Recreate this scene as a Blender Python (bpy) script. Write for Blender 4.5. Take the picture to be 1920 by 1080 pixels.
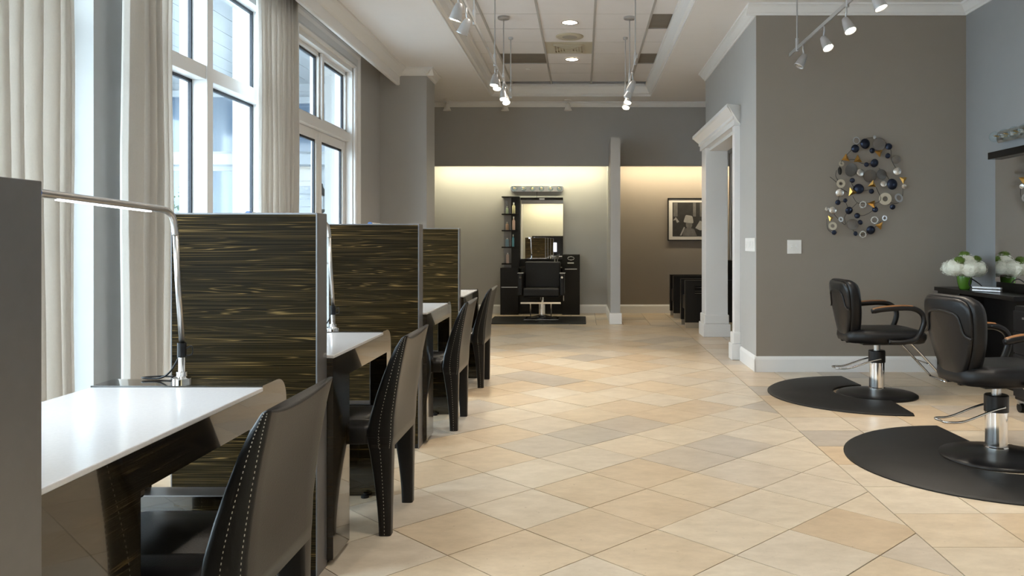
import bpy, math, random
from mathutils import Vector
random.seed(7)
R = math.radians
for o in list(bpy.data.objects): bpy.data.objects.remove(o)
S = bpy.context.scene
COL = S.collection
# ---------------------------------------------------------------- camera (focal 1508 px of 1920, axis at pixel 1092,453)
F, CX, CY, EYE = 1508.0, 1092.0, 453.0, 1.25
cd = bpy.data.cameras.new('camera'); cam = bpy.data.objects.new('camera', cd); COL.objects.link(cam)
cam.location = (0, 0, EYE); cam.rotation_euler = (R(90), 0, 0)
cd.sensor_width = 36; cd.lens = F * 36 / 1920
cd.shift_x = -(CX - 960) / 1920; cd.shift_y = -(540 - CY) / 1920
cd.clip_start = 0.02
S.camera = cam
# ---------------------------------------------------------------- sky and exposure
W = bpy.data.worlds.new('overcast_sky'); S.world = W; W.use_nodes = True
wn = W.node_tree.nodes; wl = W.node_tree.links
bg = wn['Background']; bg.inputs[0].default_value = (0.80, 0.90, 1.0, 1); bg.inputs[1].default_value = 7.0
S.view_settings.view_transform = 'Standard'; S.view_settings.look = 'None'
S.view_settings.gamma = 1; S.view_settings.use_curve_mapping = False
S.view_settings.exposure = 0.9
LAMP = 1.35      # multiplier on every electric lamp
CEIL, TRAY = 3.52, 3.70
XL, XR, YB, YN = -2.65, 3.683, 14.05, -8.0     # window wall, mirror wall, back wall, wall behind the camera

# ---------------------------------------------------------------- materials
def nt(name):
    m = bpy.data.materials.new(name); m.use_nodes = True
    t = m.node_tree; return m, t, t.nodes['Principled BSDF']
def pbr(name, col, rough=0.5, metal=0.0, bump=0.0, bscale=200, var=0.0, vscale=6, coat=0.0, spec=0.5, **kw):
    m, t, b = nt(name); N, L = t.nodes, t.links
    b.inputs['Base Color'].default_value = (*col, 1); b.inputs['Roughness'].default_value = rough
    b.inputs['Metallic'].default_value = metal; b.inputs['Coat Weight'].default_value = coat
    b.inputs['Coat Roughness'].default_value = 0.06; b.inputs['Specular IOR Level'].default_value = spec
    for k, v in kw.items(): b.inputs[k].default_value = v
    tc = N.new('ShaderNodeTexCoord')
    if var:
        n = N.new('ShaderNodeTexNoise'); n.inputs['Scale'].default_value = vscale; n.inputs['Detail'].default_value = 6
        L.new(tc.outputs['Object'], n.inputs['Vector'])
        mx = N.new('ShaderNodeMix'); mx.data_type = 'RGBA'
        mx.inputs[6].default_value = (*[c * (1 - var) for c in col], 1); mx.inputs[7].default_value = (*[min(1, c * (1 + var)) for c in col], 1)
        L.new(n.outputs[0], mx.inputs[0]); L.new(mx.outputs[2], b.inputs['Base Color'])
    if bump:
        n2 = N.new('ShaderNodeTexNoise'); n2.inputs['Scale'].default_value = bscale; n2.inputs['Detail'].default_value = 3
        L.new(tc.outputs['Object'], n2.inputs['Vector'])
        bp = N.new('ShaderNodeBump'); bp.inputs['Strength'].default_value = bump; bp.inputs['Distance'].default_value = 0.002
        L.new(n2.outputs[0], bp.inputs['Height']); L.new(bp.outputs[0], b.inputs['Normal'])
    return m
def emit(name, col, s):
    m, t, b = nt(name)
    b.inputs['Base Color'].default_value = (*col, 1)
    b.inputs['Emission Color'].default_value = (*col, 1); b.inputs['Emission Strength'].default_value = s
    return m
def zebra(name, rough, coat, spec, dark=1.0):
    m, t, b = nt(name); N, L = t.nodes, t.links
    b.inputs['Roughness'].default_value = rough; b.inputs['Coat Weight'].default_value = coat; b.inputs['Coat Roughness'].default_value = 0.02; b.inputs['Specular IOR Level'].default_value = spec
    tc = N.new('ShaderNodeTexCoord')
    def noise(sc, det, ro, dist):
        mp = N.new('ShaderNodeMapping'); mp.inputs['Scale'].default_value = sc; L.new(tc.outputs['Object'], mp.inputs[0])
        n = N.new('ShaderNodeTexNoise'); n.inputs['Scale'].default_value = 1.0; n.inputs['Detail'].default_value = det; n.inputs['Roughness'].default_value = ro; n.inputs['Distortion'].default_value = dist
        L.new(mp.outputs[0], n.inputs['Vector']); return n.outputs[0]
    def ramp(v, stops):
        cr = N.new('ShaderNodeValToRGB'); e = cr.color_ramp.elements
        e[0].position, e[0].color = stops[0][0], (*stops[0][1], 1); e[1].position, e[1].color = stops[-1][0], (*stops[-1][1], 1)
        for p, c in stops[1:-1]: q = e.new(p); q.color = (*c, 1)
        L.new(v, cr.inputs[0]); return cr.outputs[0]
    def mix(kind, a, b):
        m_ = N.new('ShaderNodeMix'); m_.data_type = 'RGBA'; m_.blend_type = kind; m_.inputs[0].default_value = 1; L.new(a, m_.inputs[6]); L.new(b, m_.inputs[7]); return m_.outputs[2]
    k = dark; gold = (.26 * k, .17 * k, .06 * k); o_ = (0, 0, 0)
    w_ = .009
    lines = ramp(noise((.75, .75, 40), 1.5, .5, 0), sum([[(c - w_, o_), (c, gold), (c + w_, o_)] for c in (.36, .45, .53, .60, .67)], []))
    fade = ramp(noise((1.6, 1.6, 30), 2, .5, 0), [(.40, (.06,) * 3), (.70, (1,) * 3)])
    ground = ramp(noise((.5, .5, 120), 4, .6, .0), [(.38, (.007 * k, .005 * k, .0025 * k)), (.70, (.034 * k, .024 * k, .010 * k))])
    L.new(mix('ADD', ground, mix('MULTIPLY', lines, fade)), b.inputs['Base Color'])
    return m
def tile_mat(name, island):
    m, t, b = nt(name); N, L = t.nodes, t.links
    geo = N.new('ShaderNodeNewGeometry'); oi = N.new('ShaderNodeObjectInfo')
    rnd = geo.outputs['Random Per Island'] if island else oi.outputs['Random']
    cr = N.new('ShaderNodeValToRGB'); e = cr.color_ramp.elements; cr.color_ramp.interpolation = 'LINEAR'
    e[0].position = 0; e[0].color = (0.56, 0.44, 0.305, 1); e[1].position = 1; e[1].color = (0.43, 0.385, 0.33, 1)
    for p, c in ((0.3, (0.61, 0.505, 0.37, 1)), (0.6, (0.63, 0.555, 0.445, 1)), (0.85, (0.55, 0.475, 0.385, 1))):
        q = cr.color_ramp.elements.new(p); q.color = c
    L.new(rnd, cr.inputs[0])
    ml = N.new('ShaderNodeMath'); ml.operation = 'MULTIPLY'; ml.inputs[1].default_value = 37; L.new(rnd, ml.inputs[0])
    ad = N.new('ShaderNodeVectorMath'); ad.operation = 'ADD'; L.new(geo.outputs['Position'], ad.inputs[0]); L.new(ml.outputs[0], ad.inputs[1])
    mp = N.new('ShaderNodeMapping'); mp.inputs['Scale'].default_value = (3.4, 6, 4); mp.inputs['Rotation'].default_value = (0, 0, 0.5)
    L.new(ad.outputs[0], mp.inputs[0])
    n = N.new('ShaderNodeTexNoise'); n.inputs['Scale'].default_value = 1.7; n.inputs['Detail'].default_value = 12; n.inputs['Roughness'].default_value = 0.72
    L.new(mp.outputs[0], n.inputs['Vector'])
    mx = N.new('ShaderNodeMix'); mx.data_type = 'RGBA'; mx.blend_type = 'MULTIPLY'; mx.inputs[0].default_value = 1
    c2 = N.new('ShaderNodeValToRGB'); c2.color_ramp.elements[0].position = 0.3; c2.color_ramp.elements[0].color = (0.82, 0.78, 0.73, 1)
    c2.color_ramp.elements[1].position = 0.68; c2.color_ramp.elements[1].color = (1.08, 1.06, 1.04, 1)
    L.new(n.outputs[0], c2.inputs[0]); L.new(cr.outputs[0], mx.inputs[6]); L.new(c2.outputs[0], mx.inputs[7])
    # small travertine pits
    n3 = N.new('ShaderNodeTexNoise'); n3.inputs['Scale'].default_value = 11; n3.inputs['Detail'].default_value = 7; n3.inputs['Roughness'].default_value = .62; L.new(mp.outputs[0], n3.inputs['Vector'])
    c3 = N.new('ShaderNodeValToRGB'); c3.color_ramp.elements[0].position = 0.685; c3.color_ramp.elements[0].color = (1, 1, 1, 1)
    c3.color_ramp.elements[1].position = 0.72; c3.color_ramp.elements[1].color = (0.42, 0.36, 0.28, 1)
    L.new(n3.outputs[0], c3.inputs[0])
    m2 = N.new('ShaderNodeMix'); m2.data_type = 'RGBA'; m2.blend_type = 'MULTIPLY'; m2.inputs[0].default_value = 1
    L.new(mx.outputs[2], m2.inputs[6]); L.new(c3.outputs[0], m2.inputs[7]); L.new(m2.outputs[2], b.inputs['Base Color'])
    b.inputs['Roughness'].default_value = 0.29
    return m
def glass_mat(name):
    m = bpy.data.materials.new(name); m.use_nodes = True; t = m.node_tree; N, L = t.nodes, t.links
    N.remove(N['Principled BSDF']); out = N['Material Output']
    tr = N.new('ShaderNodeBsdfTransparent'); tr.inputs[0].default_value = (0.90, 0.95, 0.96, 1)
    gl = N.new('ShaderNodeBsdfGlossy'); gl.inputs['Roughness'].default_value = 0.02
    lw_ = N.new('ShaderNodeLayerWeight'); lw_.inputs[0].default_value = 0.5
    pw = N.new('ShaderNodeMath'); pw.operation = 'POWER'; pw.inputs[1].default_value = 4; L.new(lw_.outputs['Facing'], pw.inputs[0])
    fr = N.new('ShaderNodeMath'); fr.operation = 'MULTIPLY_ADD'; fr.inputs[1].default_value = .6; fr.inputs[2].default_value = .03; L.new(pw.outputs[0], fr.inputs[0])
    mx = N.new('ShaderNodeMixShader'); L.new(fr.outputs[0], mx.inputs[0]); L.new(tr.outputs[0], mx.inputs[1]); L.new(gl.outputs[0], mx.inputs[2])
    L.new(mx.outputs[0], out.inputs[0]); return m
def cloth(name, col, trans):
    m = bpy.data.materials.new(name); m.use_nodes = True; t = m.node_tree; N, L = t.nodes, t.links
    b = N['Principled BSDF']; out = N['Material Output']; b.inputs['Roughness'].default_value = 0.9
    tc = N.new('ShaderNodeTexCoord'); mp = N.new('ShaderNodeMapping'); mp.inputs['Scale'].default_value = (300, 300, 90); L.new(tc.outputs['Object'], mp.inputs[0])
    n = N.new('ShaderNodeTexNoise'); n.inputs['Scale'].default_value = 1; n.inputs['Detail'].default_value = 2; L.new(mp.outputs[0], n.inputs['Vector'])
    mx = N.new('ShaderNodeMix'); mx.data_type = 'RGBA'
    mx.inputs[6].default_value = (*[c * .86 for c in col], 1); mx.inputs[7].default_value = (*col, 1); L.new(n.outputs[0], mx.inputs[0]); L.new(mx.outputs[2], b.inputs['Base Color'])
    tl = N.new('ShaderNodeBsdfTranslucent'); tl.inputs[0].default_value = (*col, 1)
    ms = N.new('ShaderNodeMixShader'); ms.inputs[0].default_value = trans
    L.new(b.outputs[0], ms.inputs[1]); L.new(tl.outputs[0], ms.inputs[2]); L.new(ms.outputs[0], out.inputs[0]); return m
M = dict(
 grey=pbr('grey_wall_paint', (.40, .395, .385), .6, var=.03, bump=.05),
 taupe=pbr('taupe_wall_paint', (.262, .228, .195), .6, var=.03, bump=.08, bscale=120),
 slate=pbr('darker_grey_wall', (.27, .275, .28), .6, var=.03, bump=.05), cream=pbr('cream_wall_paint', (.50, .48, .41), .6, var=.03),
 ceil=pbr('ceiling_paint', (.80, .78, .77), .8, var=.02),
 trim=pbr('white_gloss_trim', (.80, .80, .80), .3),
 panel=pbr('ceiling_panel', (.74, .715, .71), .9, bump=.15, bscale=300, var=.03),
 brownpanel=pbr('brown_ceiling_panel', (.20, .175, .145), .8, var=.15),
 tbar=pbr('grid_bar', (.42, .40, .38), .5),
 grout=pbr('grout', (.10, .08, .06), .9),
 tile=tile_mat('travertine_tile', False), tilef=tile_mat('travertine_tile_field', True),
 zebra=zebra('zebra_laminate', .28, 0, .06, 1.15), zebragloss=zebra('polished_zebra_laminate', .12, 1.0, .5, .45),
 alu=pbr('brushed_aluminium', (.25, .245, .25), .38, .85, var=.06, vscale=30),
 quartz=pbr('white_quartz', (.66, .66, .67), .14, var=.07, vscale=140, coat=.2),
 leather=pbr('black_leather', (.006, .0055, .0055), .36, bump=.25, bscale=260, spec=.34),
 vinyl=pbr('black_vinyl', (.005, .005, .006), .38, bump=.35, bscale=350, spec=.35),
 stitch=pbr('pale_thread', (.45, .42, .36), .8),
 chrome=pbr('chrome', (.78, .78, .78), .09, 1.0),
 steel=pbr('satin_steel', (.55, .54, .53), .28, 1.0),
 blackp=pbr('black_plastic', (.005, .005, .006), .33, spec=.35),
 rubber=pbr('black_rubber', (.007, .007, .007), .5, bump=.4, bscale=400, spec=.28),
 blacklam=pbr('black_laminate', (.005, .0045, .0045), .26, bump=.05, spec=.3),
 wood=pbr('brown_wood', (.23, .105, .04), .3, var=.3, vscale=20),
 mirror=pbr('mirror_glass', (.9, .9, .9), .01, 1.0),
 silver=pbr('silver_paint', (.46, .46, .47), .35, .6),
 white=pbr('white_plastic', (.80, .79, .77), .4),
 beige=pbr('beige_metal', (.52, .47, .36), .5),
 glass=glass_mat('window_glass'), gasket=pbr('dark_gasket', (.01, .015, .025), .5),
 curtain=cloth('cream_linen', (.88, .845, .80), .30), sheer=cloth('sheer_cloth', (.6, .58, .55), .4),
 bulb=emit('lit_bulb', (1, .86, .66), 60), can=emit('lit_downlight', (1, .87, .68), 14),
 led=emit('led_strip', (.9, .95, 1), 6), cove=emit('cove_strip', (1, .90, .58), 14), coveB=emit('warm_cove_strip', (1, .84, .55), 14),
 screen=emit('monitor_screen', (.75, .82, 1), 1.6),
 bulbshell=glass_mat('clear_globe_glass'), bulbglass=pbr('clear_bulb', (.85, .80, .70), .06, 0.0, **{'Transmission Weight': .7}),
 blue=pbr('dark_blue_metal', (.022, .030, .055), .30, .75, var=.4, vscale=30),
 gold=pbr('gold_metal', (.62, .36, .10), .28, 1.0), hammered=pbr('hammered_silver', (.55, .53, .50), .25, 1.0, bump=1.0, bscale=120),
 bone=pbr('bone_disc', (.50, .44, .34), .5, var=.15, vscale=40), smoke=pbr('smoky_disc', (.16, .15, .14), .25, .5, Alpha=.75),
 wire=pbr('dark_wire', (.03, .028, .025), .4, .7),
 petal=pbr('white_petal', (.80, .80, .70), .7), moss=pbr('green_bloom', (.10, .17, .02), .8, var=.4, vscale=60), vase=pbr('green_glass_vase', (.06, .15, .015), .12, var=.2),
 leaf=pbr('leaf', (.06, .13, .04), .5, var=.4, vscale=8), bark=pbr('bark', (.12, .09, .06), .9),
 ext=pbr('white_siding', (.42, .445, .47), .6), extb=pbr('blue_grey_glazing', (.10, .15, .22), .1, coat=.6), pave=pbr('pale_paving', (.50, .50, .50), .8, var=.1),
 hill=pbr('soil', (.1, .08, .06), .9),
)

# ---------------------------------------------------------------- mesh helpers
class MB:
    def __init__(s): s.v = []; s.f = []
    def add(s, vs, fs):
        n = len(s.v); s.v += [tuple(p) for p in vs]; s.f += [tuple(i + n for i in f) for f in fs]; return s
    def box(s, x0, x1, y0, y1, z0, z1):
        return s.add([(x0,y0,z0),(x1,y0,z0),(x1,y1,z0),(x0,y1,z0),(x0,y0,z1),(x1,y0,z1),(x1,y1,z1),(x0,y1,z1)],
                     [(0,3,2,1),(4,5,6,7),(0,1,5,4),(1,2,6,5),(2,3,7,6),(3,0,4,7)])
    def prism(s, pts, axis, lo, hi):        # pts: outline in the two other axes (cyclic order x,y,z)
        def mk(a, b, t): return {'x': (t, a, b), 'y': (a, t, b), 'z': (a, b, t)}[axis]
        n = len(pts)
        vs = [mk(a, b, lo) for a, b in pts] + [mk(a, b, hi) for a, b in pts]
        return s.add(vs, [tuple(range(n))[::-1], tuple(range(n, 2 * n))] + [(i, (i + 1) % n, n + (i + 1) % n, n + i) for i in range(n)])
    def loft(s, rings, cap=True):
        n = len(rings[0]); vs = [p for r in rings for p in r]; fs = []
        for k in range(len(rings) - 1):
            for i in range(n): fs.append((k*n+i, k*n+(i+1) % n, (k+1)*n+(i+1) % n, (k+1)*n+i))
        if cap: fs += [tuple(range(n))[::-1], tuple(range((len(rings)-1)*n, len(rings)*n))]
        return s.add(vs, fs)
    def lathe(s, prof, c=(0, 0, 0), n=24, axis='z'):
        rings = []
        for r, h in prof:
            ring = []
            for i in range(n):
                a = 2 * math.pi * i / n; p = (r * math.cos(a), r * math.sin(a), h)
                if axis == 'x': p = (h, p[0], p[1])
                if axis == 'y': p = (p[0], -h, p[1])
                ring.append((p[0] + c[0], p[1] + c[1], p[2] + c[2]))
            rings.append(ring)
        return s.loft(rings, prof[0] != prof[-1])
    def tube(s, pts, r, n=8, closed=False):
        pts = [Vector(p) for p in pts]; rr = r if isinstance(r, (list, tuple)) else [r] * len(pts); rings = []; up = None
        m = len(pts)
        for i, p in enumerate(pts):
            a = pts[(i - 1) % m] if (closed or i) else p; b = pts[(i + 1) % m] if (closed or i < m - 1) else p
            t = (b - a).normalized()
            if up is None: up = Vector((0, 0, 1)) if abs(t.z) < .9 else Vector((1, 0, 0))
            u = t.cross(up).normalized(); w = u.cross(t).normalized(); up = w
            rings.append([tuple(p + rr[i] * (math.cos(2*math.pi*k/n) * u + math.sin(2*math.pi*k/n) * w)) for k in range(n)])
        if closed: rings.append(rings[0])
        return s.loft(rings, not closed)
    def ball(s, c, r, n=14, m=8, sq=(1, 1, 1)):
        rings = []
        for j in range(1, m):
            a = math.pi * j / m
            rings.append([(c[0]+sq[0]*r*math.sin(a)*math.cos(2*math.pi*i/n), c[1]+sq[1]*r*math.sin(a)*math.sin(2*math.pi*i/n), c[2]-sq[2]*r*math.cos(a)) for i in range(n)])
        return s.loft(rings)
    def mesh(s, name):
        me = bpy.data.meshes.new(name); me.from_pydata(s.v, [], s.f); me.update(); return me
    def build(s, name, mat, parent=None, smooth=False, bevel=0, seg=2, loc=None, sub=0):
        me = s.mesh(name); me.materials.append(M[mat] if isinstance(mat, str) else mat)
        o = bpy.data.objects.new(name, me); COL.objects.link(o); o.parent = parent
        if loc: o.location = loc
        if smooth or bevel:
            for p in me.polygons: p.use_smooth = True
        if bevel:
            b = o.modifiers.new('bevel', 'BEVEL'); b.width = bevel; b.segments = seg; b.limit_method = 'ANGLE'; b.angle_limit = R(35); b.harden_normals = True
        elif smooth == 'auto':
            e = o.modifiers.new('edges', 'EDGE_SPLIT'); e.split_angle = R(40)
        if sub:
            q = o.modifiers.new('subdivision', 'SUBSURF'); q.levels = sub; q.render_levels = sub
        return o
def fillet(pts, r, n=5):
    out = []; m = len(pts)
    for i, p in enumerate(pts):
        p = Vector(p); a = Vector(pts[i-1]); b = Vector(pts[(i+1) % m]); rr = r[i] if isinstance(r, (list, tuple)) else r
        if rr <= 0: out.append(tuple(p)); continue
        d1 = (a-p).normalized(); d2 = (b-p).normalized(); q1 = p + d1*rr; q2 = p + d2*rr
        for k in range(n + 1):
            t = k / n; out.append(tuple((1-t)**2*q1 + 2*t*(1-t)*p + t*t*q2))
    return out
def smoothpath(pts, n=6):
    P = [Vector(p) for p in pts]; out = []
    for i in range(len(P) - 1):
        a = P[max(i-1, 0)]; b = P[i]; c = P[i+1]; d = P[min(i+2, len(P)-1)]
        for k in range(n):
            t = k / n
            out.append(.5*((2*b) + (c-a)*t + (2*a-5*b+4*c-d)*t*t + (3*b-a-3*c+d)*t**3))
    return out + [P[-1]]
def tag(o, label, cat, group=None):
    o['label'] = label; o['category'] = cat
    if group: o['group'] = group
    return o
def thing(name, label, cat, loc=(0, 0, 0), rz=0, group=None):
    o = bpy.data.objects.new(name, None); COL.objects.link(o); o.location = loc; o.rotation_euler = (0, 0, rz); o.empty_display_size = .1
    return tag(o, label, cat, group)
def struct(o): o['kind'] = 'structure'; return o
def copy_tree(o, parent=None):
    c = o.copy(); COL.objects.link(c); c.parent = parent
    for ch in list(o.children): copy_tree(ch, c)
    return c
def lamp(kind, name, loc, parent, energy, col=(1, .89, .74), size=.05, rot=(0, 0, 0), spot=70, blend=.6, sy=None):
    d = bpy.data.lights.new(name, kind); d.energy = energy * LAMP; d.color = col
    if kind == 'AREA':
        d.size = size
        if sy: d.shape = 'RECTANGLE'; d.size_y = sy
    else: d.shadow_soft_size = size
    if kind == 'SPOT': d.spot_size = R(spot); d.spot_blend = blend
    o = bpy.data.objects.new(name, d); COL.objects.link(o); o.location = loc; o.rotation_euler = rot; o.parent = parent; return o

# ================================================================ SETTING
# ---- floor: grout slab with single tiles
floor = struct(MB().box(-3.0, 4.0, YN - .2, YB + .2, -.12, -.004).build('floor', 'grout'))
T = .4064; XB, YD = 1.431, 12.05
def clip(poly, a, b, c):                      # keep a*x+b*y<=c
    out = []
    for i in range(len(poly)):
        p, q = poly[i-1], poly[i]; dp = a*p[0]+b*p[1]-c; dq = a*q[0]+b*q[1]-c
        if (dp <= 0) != (dq <= 0): t = dp/(dp-dq); out.append((p[0]+(q[0]-p[0])*t, p[1]+(q[1]-p[1])*t))
        if dq <= 0: out.append(q)
    return out
tiles = []
g = .0024; h = T * math.sqrt(2) / 2; gd = g * math.sqrt(2)
for i in range(-60, 61):
    for j in range(-60, 61):
        cx = -.250 + (i + j) * h; cy = 3.493 + h + (i - j) * h
        if cx < XL - h or cx > XB + h or cy < -2 or cy > YD + h: continue
        poly = [(cx - h + gd, cy), (cx, cy - h + gd), (cx + h - gd, cy), (cx, cy + h - gd)]; full = True
        for a, b, c in ((1, 0, XB - g), (0, 1, YD - g), (-1, 0, 2.65), (0, -1, 1.4)):
            if any(a*x + b*y > c for x, y in poly): poly = clip(poly, a, b, c) if poly else poly; full = False
            if len(poly) < 3: break
        if len(poly) >= 3: tiles.append((poly, 'diamond' if full else None))
def grid(x0, x1, y0, y1, ox, oy):
    i0 = math.floor((x0-ox)/T); i1 = math.ceil((x1-ox)/T); j0 = math.floor((y0-oy)/T); j1 = math.ceil((y1-oy)/T)
    for i in range(i0, i1):
        for j in range(j0, j1):
            xa, xb = max(x0, ox+i*T), min(x1, ox+(i+1)*T); ya, yb = max(y0, oy+j*T), min(y1, oy+(j+1)*T)
            if xb-xa < .02 or yb-ya < .02: continue
            full = xb-xa > T-.001 and yb-ya > T-.001
            tiles.append(([(xa+g, ya+g), (xb-g, ya+g), (xb-g, yb-g), (xa+g, yb-g)], 'square' if full else None))
grid(XB, XR, -1.4, YD, XB, 3.29)
grid(XL, XR, YD, YB, XB, YD)
grid(XL, XR, YN, -1.4, XB, -1.4)
def project(x, y, z=0): return (CX + F*x/y, CY + F*(EYE-z)/y)
def vis(t):
    cx = sum(p[0] for p in t[0])/len(t[0]); cy = sum(p[1] for p in t[0])/len(t[0])
    if cy < 1.2: return -1
    u, w = project(cx, cy)
    if u < 560 or u > 2000 or w > 1190: return -1
    if cx < -1.0 and cy < 7.5: return -1
    if cx > 1.7 and cy > 7.7: return -1
    return 1/cy
tiles.sort(key=vis, reverse=True)
shared = {}
rest = MB()
def centre(poly): return (sum(p[0] for p in poly)/len(poly), sum(p[1] for p in poly)/len(poly))
for k, (poly, kind) in enumerate(tiles):
    cx, cy = centre(poly)
    if k < 300 and vis((poly, kind)) > 0:
        loc = [(x-cx, y-cy) for x, y in poly]
        if kind and kind in shared: me = shared[kind]
        else:
            me = MB().prism(loc, 'z', -.012, 0).mesh('tile'); me.materials.append(M['tile'])
            if kind: shared[kind] = me
        o = bpy.data.objects.new('tile', me); COL.objects.link(o); o.parent = floor; o.location = (cx, cy, random.uniform(-.0008, .0004))
    else: rest.prism(poly, 'z', -.012, 0)
o = rest.build('tile_field', 'tilef', floor); o['kind'] = 'stuff'

# ---- walls
def wall(name, boxes, mat):
    mb = MB()
    for b in boxes: mb.box(*b)
    return struct(mb.build(name, mat))
OPEN = [(-3.7, -1.4), (-.9, 1.4), (1.85, 4.36), (4.65, 6.85)]    # window openings
DOOR = (7.4, 9.3)
ys = [YN] + [v for ab in OPEN for v in ab] + list(DOOR) + [YB]
lw = [(XL - .33, XL, ys[i], ys[i+1], 0, CEIL) for i in range(0, len(ys), 2)]
for a, b in OPEN: lw += [(XL - .33, XL, a, b, 3.25, CEIL), (XL - .33, XL, a, b, 0, .12)]
lw += [(XL - .25, XL, *DOOR, 3.25, CEIL)]
wall('wall_left', lw, 'grey')
wall('wall_column', [(XL, -2.04, 10.53, 11.1, 0, CEIL)], 'grey')
wall('wall_back', [(-2.9, .5, YB, YB + .2, 0, 3.9)], 'grey')
wall('wall_alcove', [(.5, 3.9, YB, YB + .2, 0, 3.9)], 'taupe')
wall('wall_stub', [(.427, .573, 12.16, YB, 0, 2.83)], 'grey')
wall('wall_soffit', [(XL, .5, 13.10, 13.20, 2.483, CEIL)], 'grey')
wall('wall_soffit_alcove', [(.5, XR, 13.10, 13.20, 2.483, CEIL)], 'grey')
wall('wall_passage', [(1.67, 1.87, 7.74, 8.62, 0, CEIL), (1.67, 1.87, 8.62, 10.58, 2.48, CEIL), (1.67, 1.87, 10.58, 10.9, 0, CEIL)], 'grey')
wall('wall_accent', [(1.67, XR + .2, 7.72, 7.74, 0, CEIL)], 'taupe')
wall('wall_right', [(XR, XR + .2, YN, YB, 0, CEIL)], 'slate')  # one even grey, darker than on the other grey walls
wall('wall_rear', [(-2.9, 3.9, YN - .2, YN, 0, 3.9)], 'cream')
wall('wall_rear_soffit', [(XL, XR, YN + .75, YN + .85, 2.9, CEIL)], 'grey')

# ---- ceiling with tray
TX0, TX1, TY0, TY1 = -1.434, 1.085, 1.5, 12.6
ceiling = wall('ceiling', [(-2.9, TX0, YN, YB, CEIL, 3.95), (TX1, 3.9, YN, YB, CEIL, 3.95), (TX0, TX1, TY1, YB, CEIL, 3.95), (TX0, TX1, YN, TY0, CEIL, 3.95), (TX0, TX1, TY0, TY1, TRAY + .06, 3.95)], 'ceil')
prof = [(0, 0), (.0, -.18), (.022, -.18), (.022, -.150), (.05, -.135), (.075, -.07), (.095, -.04), (.11, -.035), (.11, 0)]
def mould(name, prof, a, b, n, top, mat='trim', e=0):
    """profile (out, z) extruded from a to b (xy), n = unit vector out of the wall"""
    d = (Vector(b) - Vector(a)).normalized(); A = Vector(a) - d*e; B = Vector(b) + d*e
    r0 = [(A.x + n[0]*o, A.y + n[1]*o, top + z) for o, z in prof]; r1 = [(B.x + n[0]*o, B.y + n[1]*o, top + z) for o, z in prof]
    return struct(MB().loft([r0, r1]).build(name, mat))
mould('trim_1', prof, (TX0, TY0), (TX0, TY1), (1, 0), TRAY)
mould('trim_2', prof, (TX1, TY0), (TX1, TY1), (-1, 0), TRAY)
mould('trim_3', prof, (TX0, TY1), (TX1, TY1), (0, -1), TRAY)
mould('trim_4', prof, (TX0, TY0), (TX1, TY0), (0, 1), TRAY)
crown = [(0, 0), (0, -.10), (.012, -.10), (.018, -.085), (.035, -.075), (.065, -.035), (.08, -.022), (.095, -.018), (.095, 0)]
mould('trim_5', crown, (1.67, 7.72), (1.67, 10.9), (-1, 0), CEIL, e=.0)
mould('trim_6', crown, (1.575, 7.72), (XR, 7.72), (0, -1), CEIL)
mould('trim_7', crown, (XR, YN), (XR, 7.72), (-1, 0), CEIL)
mould('trim_8', [(o*.8, z*.8) for o, z in crown], (XL, 13.10), (XR, 13.10), (0, -1), CEIL)
mould('trim_9', crown, (-2.42, 10.53), (-1.945, 10.53), (0, -1), CEIL)
mould('trim_10', crown, (-2.04, 10.435), (-2.04, 11.1), (1, 0), CEIL)
# curtain pocket cornice
cor = [(0, 0), (0, -.225), (.03, -.225), (.045, -.215), (.045, -.11), (.06, -.10), (.075, -.085), (.11, -.04), (.13, -.025), (.145, -.02), (.145, 0)]
mould('trim_11', cor, (-2.435, YN), (-2.435, 10.53), (1, 0), CEIL)
# baseboards
bb = [(0, 0), (0, .15), (.006, .15), (.014, .135), (.018, .12), (.018, 0)]
def base(name, a, b, n): mould(name, bb, a, b, n, 0)
base('baseboard_accent', (1.652, 7.72), (XR, 7.72), (0, -1)); base('baseboard_passage', (1.67, 7.702), (1.67, 8.45), (-1, 0))
base('baseboard_right', (XR, YN), (XR, 7.72), (-1, 0)); base('baseboard_back', (XL, YB), (.427, YB), (0, -1)); base('baseboard_alcove', (.573, YB), (XR, YB), (0, -1))
base('baseboard_stub_side', (.427, 12.16), (.427, YB), (-1, 0))
struct(MB().box(.405, .595, 12.135, 12.30, 0, .17).build('baseboard_stub', 'trim', bevel=.006))
base('baseboard_left', (XL, 9.65), (XL, 10.53), (1, 0)); base('baseboard_column', (-2.04, 10.51), (-2.04, 11.1), (1, 0)); base('baseboard_column_front', (XL, 10.53), (-2.022, 10.53), (0, -1))

# ---- ceiling panels and grid bars (parts of the ceiling)
xs = [TX0 + .005, -1.087, -.477, .134, .744, TX1 - .005]
rows = [8.66 + .608*k for k in range(-12, 7)]
brown = {(1, 3), (4, 0), (4, 3), (4, -4), (1, -5)}
for i in range(5):
    for k in range(len(rows) - 1):
        r = k - 12
        if rows[k] > TY1: continue
        m = 'brownpanel' if (i, r) in brown else ('beige' if (i, r) == (2, 2) else 'panel')
        ya, yb = rows[k] + .004, min(rows[k+1] - .004, TY1 - .01)
        MB().box(xs[i] + .006, xs[i+1] - .006, ya, yb, TRAY + (.012 if m == 'brownpanel' else random.uniform(0, .003)), TRAY + .03).build('ceiling_panel', m, ceiling)
for x in xs[1:-1]: MB().box(x - .012, x + .012, TY0 + .12, TY1 - .12, TRAY - .006, TRAY + .02).build('grid_bar', 'tbar', ceiling)
for y in rows[1:]:
    if y < TY1 - .2: MB().box(TX0 + .1, TX1 - .1, y - .004, y + .004, TRAY + .001, TRAY + .02).build('cross_bar', 'tbar', ceiling)
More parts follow.
